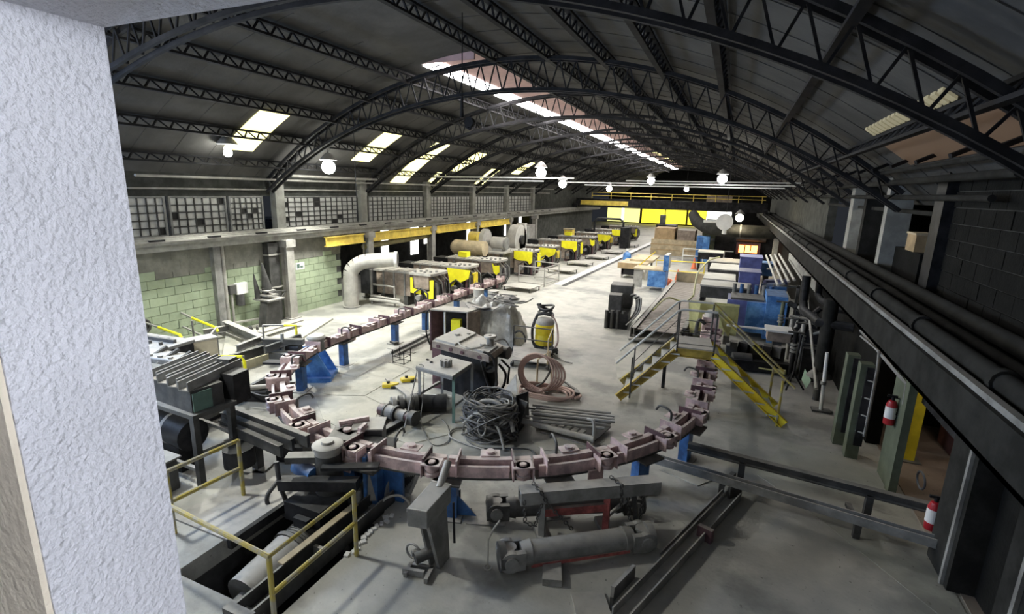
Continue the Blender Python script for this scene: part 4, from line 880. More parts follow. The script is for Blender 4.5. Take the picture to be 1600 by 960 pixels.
for k in range(5):
    p = a0+ax*(.12+.09*k)+ay*.12; part('folded_plate', MB().cb(p+Vector((.25,-.1,1.3)),(.7,.28,.02),.5+.5*k,.5-.2*k,.25), M['steel'], hp)
part('knot', MB().cb(a0+ax*.78+ay*.5+Vector((0,0,1.45)),(.35,.2,.15),.4,.3).cb(a0+ax*.85+ay*.45+Vector((0,0,1.48)),(.25,.12,.2),1.2,.5), M['dsteel'], hp)
# two grey drums
for i, l in enumerate(('pale grey drum standing left of its twin in front of the machine row','pale grey drum standing right of its twin in front of the machine row')):
    x, y = G(748,452,1.3).xy if i == 0 else G(771,454,1.3).xy; t = thing('drum', l, 'drum', (x,y,0), group='pair of grey drums')
    part('shell', MB().cyl((x,y,0),(x,y,1.27),.20,n=20), M['duct'], t); part('lid', MB().cyl((x,y,1.27),(x,y,1.30),.21,n=20), M['lsteel'], t); part('hoop', MB().cyl((x,y,.6),(x,y,.64),.21,n=20), M['duct'], t)
# hand cart / pipe frame
hc = thing('pipe_frame_cart', 'low pipe-framed cart with a board deck beside the yellow vacuum', 'cart', (-5.3,13.6,0))
f4 = [G(800,572), G(855,578), G(862,557), G(802,549)]
part('deck', MB().plate([v+Vector((0,0,.16)) for v in f4],.03,(0,0,1)), M['steel'], hc)
for k,(a,b) in enumerate(((3,2),)):
    pa, pb = f4[a], f4[b]
    for z in (.85,.45): part('rail', MB().cyl(pa+Vector((0,0,z)),pb+Vector((0,0,z)),.02,n=6), M['dsteel'], hc)
    for p in (pa,pb): part('upright', MB().cyl(p+Vector((0,0,.15)),p+Vector((0,0,.85)),.022,n=6), M['dsteel'], hc)
part('handle', MB().tube([f4[1]+Vector((0,0,.15)),f4[1]+Vector((0,.0,.9)),f4[2]+Vector((0,0,.9))],.02,6), M['wood'], hc)
part('rubber_loop', MB().hose([G(806,548)+Vector((.22*math.cos(a)+.1,0,.33+.33*math.sin(a))) for a in [x*PI/8 for x in range(9)]],.03,6), M['rubber'], hc)
for v in f4: part('castor', MB().cyl(v+Vector((-.03,0,.07)),v+Vector((.03,0,.07)),.07), M['rubber'], hc)
# vacuum
vc = G(850,546); x, y = vc.x, vc.y
v = thing('industrial_vacuum', 'yellow drum industrial vacuum with coiled black hose on its head', 'vacuum', (x,y,0))
part('drum', MB().lathe([(.001,.18),(.28,.18),(.30,.2),(.30,.48),(.285,.5),(.285,.53),(.30,.55),(.30,.86),(.001,.86)],(x,y,0),22), M['yellow'], v)
part('head', MB().lathe([(.30,.86),(.31,.90),(.28,.97),(.20,1.04),(.001,1.05)],(x,y,0),22), M['lsteel'], v)
part('base', MB().cyl((x,y,.05),(x,y,.18),.27,n=18), M['black'], v)
for k in range(4):
    a = k*PI/2+.5; part('castor', MB().cyl((x+.28*math.cos(a)-.03,y+.28*math.sin(a),.05),(x+.28*math.cos(a)+.03,y+.28*math.sin(a),.05),.05), M['rubber'], v)
hs = [(x+.23*math.cos(a)*(1+.15*math.sin(a*.37)),y+.2*math.sin(a),1.10+.016*a+.04*math.sin(a*1.7)) for a in [k*.42 for k in range(56)]]
part('coiled_hose', MB().hose(hs,.038,7), M['rubber'], v)
part('side_hose', MB().hose([(x+.25,y-.1,1.2),(x+.42,y-.1,.9),(x+.5,y-.15,.4),(x+.4,y-.2,.08)],.03,6), M['hose_pink'], v)
part('left_hose', MB().hose([(x-.26,y-.05,1.1),(x-.38,y-.1,.7),(x-.36,y-.12,.3),(x-.25,y-.15,.1)],.05,6), M['rubber'], v)
solo('floor_nozzle_heap', MB().tube([Vector((x+.35+.2*math.cos(a),y-.35+.15*math.sin(a),.05+.012*a)) for a in [k*.5 for k in range(26)]],.04,6), M['rubber'], 'heap of black hose on the floor right of the vacuum', 'hose')
solo('suction_wand', MB().tube([Vector((x+.5,y-.5,.05)),Vector((x+1.0,y-.95,.04)),Vector((x+1.25,y-1.0,.04))],.022,6), M['steel'], 'thin metal suction wand on the floor right of the vacuum', 'wand')
# pink hose coil over a bent pipe stand
ph = thing('pink_hose_coil', 'large coil of faded pink hose draped over a stand and spilling on the floor', 'hose', (-4.1,12,0))
random.seed(3); cc = G(838,612); cc.z = 0
for k in range(8):
    tilt = .9 if k < 5 else .08; pts = []
    w_, hh = .50+.03*k, .95-.035*k
    for i in range(26):
        a = 2*PI*i/26
        if k < 5: pts.append(cc+Vector((w_*math.cos(a)*.92+.03*k, .06*k-.1+.3*math.sin(a)*.3, .06+hh*(.5+.5*math.sin(a)))))
        else: pts.append(cc+Vector((.22+(.62+.04*(k-5))*math.cos(a)+.05*(k-5), -.12+.42*math.sin(a), .05+.045*(k-5)+.02*math.sin(a*3))))
    part('hose_turn', MB().tube(pts,.03,7,True), M['hose_pink'], ph)
for k in range(3): part('hose_turn', MB().tube([cc+Vector((.55+.5*math.cos(a)+.06*k,.05+.3*math.sin(a)-.05*k,.04+.03*k)) for a in [x*PI/9-.6 for x in range(14)]],.03,7), M['hose_pink'], ph)
hst = thing('hose_stand', 'bent wooden-coloured frame holding the pink hose coil upright', 'stand', (*cc.xy,0))
part('frame', MB().tube([cc+Vector((-.1,.3,0)),cc+Vector((-.1,.3,.75)),cc+Vector((.15,.5,.95)),cc+Vector((.15,.75,0))],.025,6), M['wood'], hst); part('curved_blade', MB().hose([cc+Vector((-.05,.1,.1)),cc+Vector((.15,.12,.25)),cc+Vector((.3,.2,.6)),cc+Vector((.28,.3,.9))],.03,5), M['dsteel'], hst)
# big cable pile
cp = thing('cable_pile', 'tangled pile of dark cable and hose coils beside the conveyor', 'cable', (-4.3,8.8,0))
c = G(765,680); c.z = 0; random.seed(5)
for k in range(60):
    rr = random.uniform(.32,.66); ph0 = random.random()*6.28; tx, ty = random.uniform(-.9,.9), random.uniform(-.9,.9); hz_ = random.uniform(.1,.62)
    pts = []
    for i in range(20):
        a = 2*PI*i/20; xx, yy = rr*math.cos(a)*random.uniform(.94,1.06), rr*.85*math.sin(a)*random.uniform(.94,1.06); pts.append(c+Vector((xx*.95,yy*.8,max(.02,hz_+xx*tx*.75+yy*ty*.8))))
    part('cable_turn', MB().tube(pts,random.choice((.014,.018,.024)),5,True), M['cable' if k%3 else 'rubber'], cp)
part('thick_hose', MB().hose([c+Vector((-.4,-.2,.35)),c+Vector((-.2,-.1,.72)),c+Vector((.15,-.05,.78)),c+Vector((.45,-.1,.6)),c+Vector((.62,-.2,.3))],.045,8), M['steel'], cp)
part('thick_hose', MB().hose([c+Vector((-.45,-.3,.3)),c+Vector((-.1,-.38,.62)),c+Vector((.3,-.35,.45)),c+Vector((.5,-.45,.15)),c+Vector((.55,-.5,.03))],.03,8), M['lsteel'], cp)
part('hanging_loop', MB().tube([c+Vector((.02+.09*math.sin(a),-.42,.38+.2*math.cos(a))) for a in [x*PI/6 for x in range(12)]],.018,6,True), M['lsteel'], cp)
part('tail', MB().hose([c+Vector((-.3,-.45,.03)),c+Vector((.1,-.62,.03)),c+Vector((.6,-.4,.03)),c+Vector((1.0,-.25,.03)),c+Vector((1.3,-.55,.03))],.016,5), M['rubber'], cp)
part('tail', MB().hose([c+Vector((-.35,.2,.03)),c+Vector((-.75,-.1,.03)),c+Vector((-.7,-.45,.03)),c+Vector((-.3,-.6,.03)),c+Vector((.2,-.65,.03))],.02,5), M['steel'], cp)
# bent sheet (dark open box) behind the cables
sb = thing('bent_sheet', 'dark folded steel sheet standing on edge behind the cable pile', 'sheet', (*G(805,665).xy,0))
a, b = G(772,650), G(810,676); e = G(826,656)
part('front_panel', MB().plate([G(778,640,.0),G(808,678,.0),G(824,640,.62)+Vector((0,0,.15)),G(783,612,.75)],.02,(.3,1,0)), M['dsteel'], sb)
part('side_panel', MB().plate([G(808,678,0),G(826,655,0),G(824,612,.85),G(806,618,.85)],.02,(1,0,0)), M['black'], sb)
part('pale_flap', MB().plate([G(786,614,.75),G(808,618,.8),G(806,585,1.1)],.02,(0,1,0)), M['steel'], sb)
# rods on a rack
rk = thing('rod_rack', 'low rack stacked with loose grey rods and pipes inside the loop', 'rack', (-3,10.3,0))
ra, rbv = G(835,650,.3), G(952,662,.3); d = rbv-ra
part('side_bar', MB().cyl(G(805,655,.22),G(928,687,.22),.06), M['lsteel'], rk); part('bent_end', MB().hose([G(918,655,.62),G(927,658,.62),G(928,675,.4),G(926,692,.1)],.035,6), M['lsteel'], rk)
part('side_bar', MB().cyl(G(838,636,.22),G(950,655,.22),.05), M['steel'], rk)
for k in range(6): 
    p = G(852+11*k,664+2.6*k,.2); part('slat', MB().cb(p,(.1,.32,.04),-.2), M['lsteel'], rk)
part('tray', MB().plate([G(835,668,.06),G(930,690,.06),G(955,668,.06),G(850,645,.06)],.02,(0,0,1)), M['black'], rk)
random.seed(9)
for k in range(13):
    u, vv = random.uniform(-.1,.12), -.28+.046*k; n = Vector((-d.y,d.x,0)).normalized()
    p = ra+d*u+n*vv+Vector((0,0,.03+.055*(k%3))); q2 = ra+d*(1+random.uniform(-.15,.08))+n*(vv+random.uniform(-.02,.02))+Vector((0,0,.02+.055*(k%3)))
    solo('loose_rod', MB().cyl(p,q2,random.choice((.018,.025,.032)),n=7), M['lsteel' if k%2 else 'steel'], 'grey metal rod among those stacked on the low rack', 'rod', 'rods stacked on the rack')
solo('small_wedge', MB().prism([(G(895,622).x,G(895,622).y),(G(906,624).x,G(906,624).y),(G(900,615).x,G(900,615).y)],0,.16), M['dsteel'], 'small dark triangular wedge on the floor above the rods', 'wedge')
solo('thin_floor_bar', MB().bar(G(845,675,.02),G(915,695,.02),.05,.03), M['steel'], 'thin flat bar on the floor in front of the rod rack', 'bar')
solo('tongs', MB().hose([G(866,590,.04),G(882,597,.06),G(900,610,.04),G(895,606,.04),G(880,605,.05),G(868,594,.04)],.03,6), M['dsteel'], 'dark looped tongs on the floor right of the pink hose', 'tongs')

# ================================================================== LEFT SIDE: RACK, ENGINE, RAILINGS
rk = thing('machine_rack', 'dark steel rack with a flat shelf carrying a green box, at the plaster pier', 'rack', (-8.6,5.4,0))
part('shelf', MB().prism([(-10.2,5.05),(-7.62,4.95),(-7.55,5.7),(-10.2,5.85)],1.25,1.32), M['dsteel'], rk)
for p in ((-7.7,5.02),(-7.62,5.62),(-9.6,5.1),(-9.6,5.75)): part('leg', MB().bar((*p,0),(*p,1.25),0.1,0.1,up=(1,0,0)), M['dsteel'], rk)
part('crossbar', MB().bar((-7.7,5.02,0.62),(-7.62,5.62,0.62),0.06), M['steel'], rk); part('crossbar', MB().bar((-7.7,5.02,0.3),(-9.6,5.1,0.3),0.06), M['steel'], rk); part('crossbar', MB().bar((-7.62,5.62,.75),(-9.6,5.75,.75),0.06), M['steel'], rk)
gb = thing('channel_tray_box', 'teal-grey box with four open steel channels along its top, on the dark rack', 'box', (-8.3,5.4,1.32))
part('body', MB().prism([(-8.9,5.12),(-7.72,5.02),(-7.66,5.55),(-8.9,5.65)],1.32,1.70), M['dsteel'], gb); part('front_panel', MB().plate([(-7.70,5.03,1.34),(-7.67,5.34,1.34),(-7.67,5.34,1.66),(-7.70,5.03,1.66)],.015,(1,0,0)), M['teal'], gb)
for k in range(4): part('channel', MB().chan((-7.82-.3*k,4.98+.03*k,1.78),(-8.05-.3*k,6.15,1.80),0.2,0.16,0.02), M['steel'], gb)
part('block', MB().cb((-8.1,6.0,1.85),(.25,.2,.15),.2), M['dsteel'], gb); part('end_box', MB().cb((-7.75,5.85,1.5),(.3,.35,.55),.1), M['black'], gb)
en = thing('engine_block', 'pale dusty engine-like machine with bolted covers behind the rack', 'machine', (-10.6,6.6,0))
part('body', MB().cb((-10.7,6.5,0.6),(1.9,1.2,1.2),.15), M['black'], en); part('cover', MB().cb((-10.9,6.7,1.27),(1.7,.5,.14),.15), M['steel'], en, bev=.03); part('cover', MB().cb((-10.5,6.15,1.24),(1.4,.45,.1),.15), M['dsteel'], en, bev=.03)
for k in range(7): part('bolt', MB().cyl((-11.4+.27*k,6.45+.04*k,1.2),(-11.4+.27*k,6.45+.04*k,1.38),.05), M['steel'], en)
part('pipe', MB().hose([(-10.0,6.2,1.2),(-9.8,6.3,1.4),(-9.5,6.4,1.35),(-9.4,6.3,1.0)],.08,8), M['steel'], en)
part('side_box', MB().cb((-9.6,6.5,.75),(.5,.5,.9),.1), M['dsteel'], en); part('side_lid', MB().cb((-9.6,6.5,1.22),(.54,.54,.04),.1), M['lsteel'], en)
e2 = thing('cover_housing', 'low dusty housing with a round port, farthest behind the pier', 'housing', (-12.3,7.4,0))
part('body', MB().cb((-12.9,7.5,.55),(1.9,.9,1.1),.1), M['black'], e2); part('lid', MB().cb((-12.9,7.5,1.13),(1.95,.95,.07),.1), M['steel'], e2); part('port', MB().cyl((-12.1,7.02,.7),(-12.1,7.12,.7),.14), M['dsteel'], e2)
part('lid', MB().cb((-12.9,8.2,.9),(1.2,.4,.08),.1), M['lsteel'], e2)
um = thing('rack_motor', 'dark cylindrical motor and box below the rack shelf', 'motor', (-8.6,5.1,0))
part('casing', MB().cyl((-9.2,5.35,.75),(-8.2,5.3,.7),.28,n=16), M['black'], um); part('strap', MB().cyl((-8.75,5.33,.72),(-8.68,5.33,.72),.29,n=16), M['lsteel'], um); part('box', MB().box(-8.9,4.3,0,-8.0,4.85,.55), M['dsteel'], um); part('box_lid', MB().box(-8.95,4.25,.55,-7.95,4.9,.58), M['steel'], um); part('pedestal', MB().box(-9,5.15,0,-8.4,5.5,.5), M['black'], um)
part('drum', MB().cyl((-7.3,5.45,.3),(-7.3,5.45,.62),.25,n=16), M['black'], um)
# slanting chute channels
for k, (a, b, l) in enumerate((((352,640),(482,690),'uppermost of three dark channel rails slanting towards the drive pulley'),((348,652),(458,696),'middle of three dark channel rails slanting towards the drive pulley'),((346,664),(440,706),'lowest of three dark channel rails slanting towards the drive pulley'))):
    solo('chute_rail', MB().bar(G(*a,.92-.1*k),G(*b,.92-.1*k),0.05,0.20).bar(G(*a,.92-.1*k)+Vector((0,0,.1)),G(*b,.92-.1*k)+Vector((0,0,.1)),0.1,0.02), M['dsteel'], l, 'rail', 'slanting chute rails')
cpst = thing('chute_post', 'short steel post on a foot plate under the slanting rails', 'post', (*G(404,732).xy,0)); g = G(404,732)
part('column', MB().bar(g,g+Vector((0,0,.5)),.14,.14,up=(1,0,0)), M['dsteel'], cpst); part('foot', MB().cb(g+Vector((0,0,.015)),(.4,.4,.03),.3), M['steel'], cpst); part('cap', MB().cb(g+Vector((-.15,.1,.52)),(.6,.2,.03),.3), M['lsteel'], cpst)
gt = thing('guide_junction', 'pipe junction and clamps where the slanting rails meet the drive', 'junction', (*G(460,715).xy,0)); g = G(462,712)
part('tube', MB().tube([g+Vector((-.25,0,.75)),g+Vector((0,.05,.8)),g+Vector((.2,.1,.75)),g+Vector((.25,.1,.5))],.05,8), M['steel'], gt); part('block', MB().cb(g+Vector((.1,.05,.55)),(.35,.3,.3),.4), M['dsteel'], gt); part('post', MB().cyl(g+Vector((-.1,-.1,0)),g+Vector((-.1,-.1,.85)),.05), M['dsteel'], gt); part('base', MB().cb(g+Vector((0,0,.15)),(.5,.5,.3),.4), M['black'], gt)
# raised slab with beams and yellow railings near the green wall
sl = thing('raised_deck', 'low raised deck of dusty plates bordered by steel beams near the green wall', 'deck', (-12.2,10.8,0))
part('deck_plate', MB().prism([tuple(G(345,563,.25).xy),tuple(G(430,545,.25).xy),tuple(G(520,490,.25).xy),tuple(G(352,510,.25).xy)],0,.07), M['plate'], sl)
part('edge_beam', MB().ibeam(G(343,568,.2),G(418,545,.2),.12,.28,.02), M['dsteel'], sl); part('edge_beam', MB().ibeam(G(352,508,.35),G(445,548,.35),.22,.3,.03), M['steel'], sl)
part('low_wall', MB().bar(G(350,582,.12),G(425,558,.12),.06,.26), mat('peeling_cream_paint',(.5,.46,.3),var=.2), sl)
part('cross_beam', MB().ibeam(G(318,520,.3),G(362,512,.3),.14,.2,.02), M['steel'], sl); part('cross_beam', MB().ibeam(G(370,545,.42),G(408,530,.42),.12,.2,.02), M['steel'], sl)
part('plank', MB().bar(G(405,520,.28),G(470,500,.28),.25,.05), M['lsteel'], sl); part('bar', MB().bar(G(365,505,.3),G(405,498,.3),.06,.06), M['lsteel'], sl)
part('knob', MB().cyl(G(391,516,.25),G(391,511,.45),.1,.05), M['dsteel'], sl); part('stub', MB().cyl(G(402,515,.25),G(402,510,.42),.04), M['dsteel'], sl)
def Vr(a,b,z): return G(a,b,z)
def rail2(label, posts, rails, caps):
    t = thing('yellow_end_railing', label, 'railing', (*G(*posts[0]).xy,0), group='small railings with yellow ends near the green wall')
    for px in posts: p = G(*px); part('post', MB().cyl(p,p+Vector((0,0,1.0)),.028,n=7), M['steel'], t)
    for ln, m in rails: part('rail', MB().tube([G(*q) + Vector((0,0,h)) for q, h in ln],.03 if m=='steel' else .038,7), M[m], t)
    return t
rail2('pipe railing with yellow end between the green wall and cream cabinet', [(286,535),(306,552),(343,565)], [([((286,535),1.0),((306,547),1.0)],'steel'),([((286,535),.55),((343,565),.55)],'steel'),([((306,547),1.0),((343,565),1.0),((346,566),.9)],'bright_yellow')], 0)
rail2('yellow bent handrail nearest the plaster pier, left of the cream cabinet', [(294,583)], [([((225,552),1.0),((255,565),1.0)],'steel'),([((255,565),1.0),((288,579),1.0),((294,583),.85),((294,583),0.35)],'bright_yellow')], 0)
rail2('yellow cornered railing on the raised deck by the conveyor', [(415,560),(466,560)], [([((415,560),1.0),((448,560),1.0)],'steel'),([((448,560),1.0),((466,560),1.0),((466,560),.6)],'bright_yellow')], 0)
rail2('yellow-topped post right beside the cream cabinet', [(329,588)], [([((329,588),1.0),((344,568),1.05)],'steel'),([((329,588),1.0),((329,588),.3)],'bright_yellow')], 0)
rail2('yellow railing end in front of the raised deck, left of the conveyor bend', [(386,618)], [([((342,618),.98),((384,618),.98),((387,619),.85),((387,619),.55)],'bright_yellow')], 0)
cb = thing('cream_cabinet', 'narrow cream sheet metal cabinet by the yellow railings', 'cabinet', (*G(315,590).xy,0)); g = G(316,588)
part('body', MB().cb(g+Vector((0,0,.5)),(.42,.75,1.0),-.25), mat('cream_cabinet_paint',(.55,.5,.38),var=.12,dust=.5), cb); part('lid', MB().cb(g+Vector((0,0,1.02)),(.46,.8,.04),-.25), M['lsteel'], cb)
solo('horizontal_pipe', MB().cyl(G(378,607,.7),G(462,600,.7),.05), M['lsteel'], 'pale horizontal pipe reaching from the rack to the conveyor bend', 'pipe')
cl = thing('clamp_linkage', 'dark clamp linkage between the raised deck and the conveyor bend', 'linkage', (*G(440,560).xy,0)); g = G(440,565)
part('arm', MB().bar(g+Vector((-.4,-.2,.6)),g+Vector((.6,.3,.6)),.16,.16), M['dsteel'], cl); part('arm', MB().bar(g+Vector((-.1,-.4,.45)),g+Vector((.3,.5,.65)),.1,.2), M['dsteel'], cl); part('cylinder', MB().cyl(g+Vector((-.3,.1,.35)),g+Vector((.5,.25,.4)),.12), M['black'], cl); part('base', MB().cb(g+Vector((.1,0,.17)),(.6,.5,.34),.3), M['dsteel'], cl); part('pin', MB().cyl(g+Vector((.1,0,.6)),g+Vector((.1,0,.85)),.05), M['steel'], cl)
ar = thing('pivot_arm', 'dark pivoting arm with a roller left of the conveyor bend', 'arm', (*G(405,600).xy,0)); g = G(408,622)
part('beam', MB().bar(g+Vector((-.3,-.3,.15)),g+Vector((.6,.4,.7)),.18,.2), M['dsteel'], ar); part('plate', MB().bar(g+Vector((-.1,.3,.8)),g+Vector((.8,.5,.85)),.25,.05), M['black'], ar); part('foot', MB().cb(g+Vector((0,-.05,.12)),(.5,.4,.24),.4), M['black'], ar); part('wire', MB().hose([g+Vector((-.6,-.5,.05)),g+Vector((-.2,-.35,.3)),g+Vector((.4,-.3,.25)),g+Vector((.9,-.1,.3))],.02,5), M['dsteel'], ar)
for k in range(9): part('bolt', MB().cyl((-13.6+.17*k,7.25+.02*k+.3*(k%2),1.15),(-13.6+.17*k,7.25+.02*k+.3*(k%2),1.24),.045,n=8), M['dsteel'], e2)
part('rib', MB().bar((-13.7,7.5,1.2),(-12.1,7.66,1.2),.08,.1), M['dsteel'], e2)
for k in range(3): part('pipe', MB().cyl((-11.3+.4*k,6.0,1.0),(-11.2+.4*k,6.9,1.42),.05,n=8), M['dsteel'], en)
# ---- things on the left wall
wv = solo('wall_valve', MB().tube([(XL+.1,8.9+.2*math.cos(a*PI/6),.85+.2*math.sin(a*PI/6)) for a in range(12)],.04,6,True).cyl((XL,8.9,.85),(XL+.14,8.9,.85),.1).cyl((XL+.06,8.9,.85),(XL+.1,8.9,.85),.17), M['dsteel'], 'dark round valve wheel fixed low on the green block wall', 'wheel')
wbx = thing('wall_switch_box', 'cream switch box on the green wall beside a dark conduit box', 'box', (XL+.02,12.15,1.2))
part('cream_box', MB().box(XL+.02,12.0,1.25,XL+.18,12.42,1.62), M['white'], wbx); part('dark_box', MB().box(XL+.02,11.72,1.3,XL+.2,11.96,1.6), M['dsteel'], wbx); part('lower_bracket', MB().cyl((XL+.1,12.15,.85),(XL+.1,12.15,1.25),.14), M['dsteel'], wbx)
sg = solo('wall_sign', MB().box(XL+.02,14.75,1.72,XL+.035,15.2,2.0), M['white'], 'small white notice on the green wall right of the column', 'sign')
part('print_mark', MB().box(XL+.035,14.82,1.78,XL+.038,14.95,1.94).box(XL+.035,14.98,1.78,XL+.038,15.12,1.86), M['teal'], sg)
gh = thing('bench_grinder', 'dark wall bracket with a tapered horn standing against the green wall', 'stand', (XL+.6,12.9,0))
part('stand', MB().plate([(XL+.5,12.45,0),(XL+.5,13.15,0),(XL+.45,13.15,.95),(XL+.45,12.65,.95)],.35,(1,0,0)), M['dsteel'], gh)
part('table', MB().box(XL+.15,12.6,.95,XL+.95,13.3,1.0).box(XL+.2,12.7,1.1,XL+.8,13.15,1.15).box(XL+.25,12.75,1.25,XL+.75,13.1,1.3), M['steel'], gh)
part('horn', MB().cyl((XL+.45,12.98,1.3),(XL+.45,12.85,2.25),.18,.03), M['dsteel'], gh); part('side_horn', MB().cyl((XL+.3,12.72,1.0),(XL+.3,12.6,1.9),.12,.02), M['dsteel'], gh); part('post', MB().cyl((XL+.45,12.9,.9),(XL+.45,12.9,1.35),.12), M['dsteel'], gh)
part('strut', MB().bar((XL+.6,13.1,.5),(XL+.6,13.65,1.15),.05), M['dsteel'], gh); part('arm', MB().bar((XL+.6,13.2,1.2),(XL+.6,13.65,1.15),.04), M['dsteel'], gh)
# elbow duct
ed = thing('elbow_duct', 'fat pale segmented duct rising from the floor and bending over the first machine', 'duct', (-14.4,16.6,0))
pts = [Vector((-14.4,16.6,0)),Vector((-14.4,16.6,1.35))]+[Vector((-14.4+.0*a+.75*(1-math.cos(a)),16.6+.5*(1-math.cos(a)),1.35+.62*math.sin(a))) for a in [k*PI/12 for k in range(1,7)]]+[Vector((-12.75,17.5,2.05))]
for i in range(len(pts)-1): part('segment', MB().cyl(pts[i],pts[i+1]+(pts[i+1]-pts[i]).normalized()*.03,.30,n=20,cap=False), M['duct'], ed)
e = pts[-1]; part('rim', MB().cyl(e-Vector((.05,.03,0)),e+Vector((.06,.03,0)),.33,n=20,cap=False), M['white'], ed); part('dark_bore', MB().cyl(e-Vector((.1,.05,0)),e-Vector((.08,.04,0)),.29,n=20), M['black'], ed)
part('base_ring', MB().cyl((-14.4,16.6,0),(-14.4,16.6,.06),.36,n=20), M['steel'], ed)

# ================================================================== LEFT MACHINE ROW
def forming_machine(variant, label, loc, rz=0):
    t = thing('forming_machine', label, 'machine', loc, rz, 'forming machines along the left side')
    P = lambda n, mb, m, par=None, bev=0: part(n, mb, M[m], par or t, local=True, bev=bev)
    bd = P('body', MB().box(-2.7,-.42,.42,-.95,.42,1.40), 'brown')
    for k in range(3): P('rib', MB().box(-2.35+.55*k,-.46,.42,-2.28+.55*k,-.42,1.42), 'steel', bd)
    P('top_cover', MB().box(-2.8,-.5,1.40,-.9,.5,1.47), 'lsteel')
    for k in range(4): P('cover_strip', MB().box(-2.7+.5*k,-.5,1.47,-2.62+.5*k,.5,1.50), 'lsteel')
    P('dark_bay', MB().box(-3.6,-.4,.3,-2.7,.4,1.40), 'black'); P('neck', MB().cyl((-1.0,0,.95),(-.55,0,.95),.3), 'maroon')
    P('front_frame', MB().box(-.6,-.6,.15,.15,.6,.85), 'black'); P('head', MB().box(-.65,-.62,.85,.1,.62,1.42), 'brown')
    tp = P('head_plate', MB().prism([(-.8,-.7),(.25,-.7),(.35,-.4),(.35,.5),(.2,.7),(-.8,.7)],1.42,1.52), 'lsteel')
    for k in range(6): P('head_bolt', MB().cyl((-.6+.16*k,-.55+.2*(k%3),1.52),(-.6+.16*k,-.55+.2*(k%3),1.60),.06,n=8), 'steel', tp)
    P('leg', MB().box(-.6,-.6,0,-.35,-.3,.2), 'maroon'); P('leg', MB().box(-.6,.3,0,-.35,.6,.2), 'maroon'); P('leg', MB().box(-2.5,-.4,0,-2.3,.4,.42), 'dsteel'); P('leg', MB().box(-1.3,-.4,0,-1.1,.4,.42), 'dsteel')
    for k in range(5): P('ram', MB().cyl((.22+.04*(k%2),-.5+.25*k,.1),(.22+.04*(k%2),-.5+.25*k,1.0+.12*(k%2)),.06+.02*(k%3),n=8), ('maroon','steel','black')[k%3])
    for k in range(4): P('hose', MB().tube([(.15,-.45+.28*k,1.35),(.45,-.4+.28*k,1.1),(.5,-.35+.25*k,.6),(.3,-.4+.28*k,.25)],.03,5), ('rubber','steel')[k%2])
    P('side_valve', MB().cyl((-.3,-.62,.5),(-.3,-.85,.5),.12), 'steel'); P('side_pipe', MB().tube([(-.5,-.7,.2),(-.5,-.75,.7),(-.2,-.75,.9),(.1,-.7,.7),(.1,-.7,.2)],.04,6), 'dsteel')
    if variant == 0:
        P('yellow_guard', MB().plate([(-.75,-.66,1.3),(-.65,-.66,1.3),(-.62,-.66,.85),(-.25,-.66,.78),(-.25,-.66,.62),(-.75,-.66,.66)],.03,(0,-1,0)), 'bright_yellow'); P('yellow_guard', MB().plate([(.2,-.66,1.25),(.38,-.66,1.28),(.36,-.66,.5),(.1,-.66,.45),(-.08,-.66,.72),(.2,-.66,.8)],.03,(0,-1,0)), 'bright_yellow')
    if variant == 1:
        P('yellow_guard', MB().plate([(-.7,-.66,1.42),(.5,-.66,1.38),(.42,-.66,1.0),(.0,-.66,.78),(-.25,-.66,.85),(-.4,-.66,.55),(-.6,-.66,.5),(-.6,-.66,.95)],.04,(0,-1,0)), 'bright_yellow')
        P('yellow_box', MB().box(.38,-.3,.7,.5,.1,1.2), 'yellow')
    if variant == 2:
        P('yellow_guard', MB().plate([(.0,-.66,1.4),(.15,-.66,1.25),(.4,-.66,1.3),(.42,-.66,.95),(.25,-.66,.8),(.1,-.66,.95)],.04,(0,-1,0)), 'bright_yellow'); P('yellow_box', MB().box(-2.2,-.2,1.5,-1.7,.2,1.75), 'bright_yellow')
    if variant == 3:
        P('yellow_guard', MB().plate([(-.8,-.75,1.5),(.35,-.75,1.5),(.35,-.75,.9),(.2,-.75,.75),(.05,-.75,.95),(-.5,-.75,.95),(-.8,-.75,1.05)],.05,(0,-1,0)), 'bright_yellow'); P('yellow_box', MB().box(.5,-.3,.6,.6,.0,1.4), 'bright_yellow'); P('panel', MB().box(-.8,-.72,.2,-.2,-.68,1.0), 'brown')
    return t
fm = [forming_machine(0,'nearest brown forming machine, with two L-shaped yellow guards beside the elbow duct',(-11.45,18.4,0)),
      forming_machine(1,'second brown forming machine, with one large ragged yellow guard',(-11.2,20.9,0)),
      forming_machine(2,'third brown forming machine, with a small yellow guard and a yellow box on top',(-10.9,23.6,0)),
      forming_machine(3,'forming machine behind the pale guard rail, with a wide square yellow guard',(-10.9,28.4,0))]
dup(fm[1],(-10.9,32.2,0),0,'fifth machine of the left row, just beyond the wide square yellow guard',scale=(1,1,.95))
dup(fm[3],(-10.5,36.2,0),0,'sixth machine of the left row, in front of the blue locker')
dup(fm[2],(-10.3,40.2,0),0,'seventh machine of the left row, far down the aisle')
dup(fm[1],(-10.1,44.6,0),0,'eighth machine of the left row, with a small bright yellow patch')
dup(fm[3],(-9.9,50.0,0),0,'ninth machine of the left row, near the overhead crane')
dup(fm[0],(-9.7,56.0,0),0,'farthest machine of the left row, before the yellow curtains')
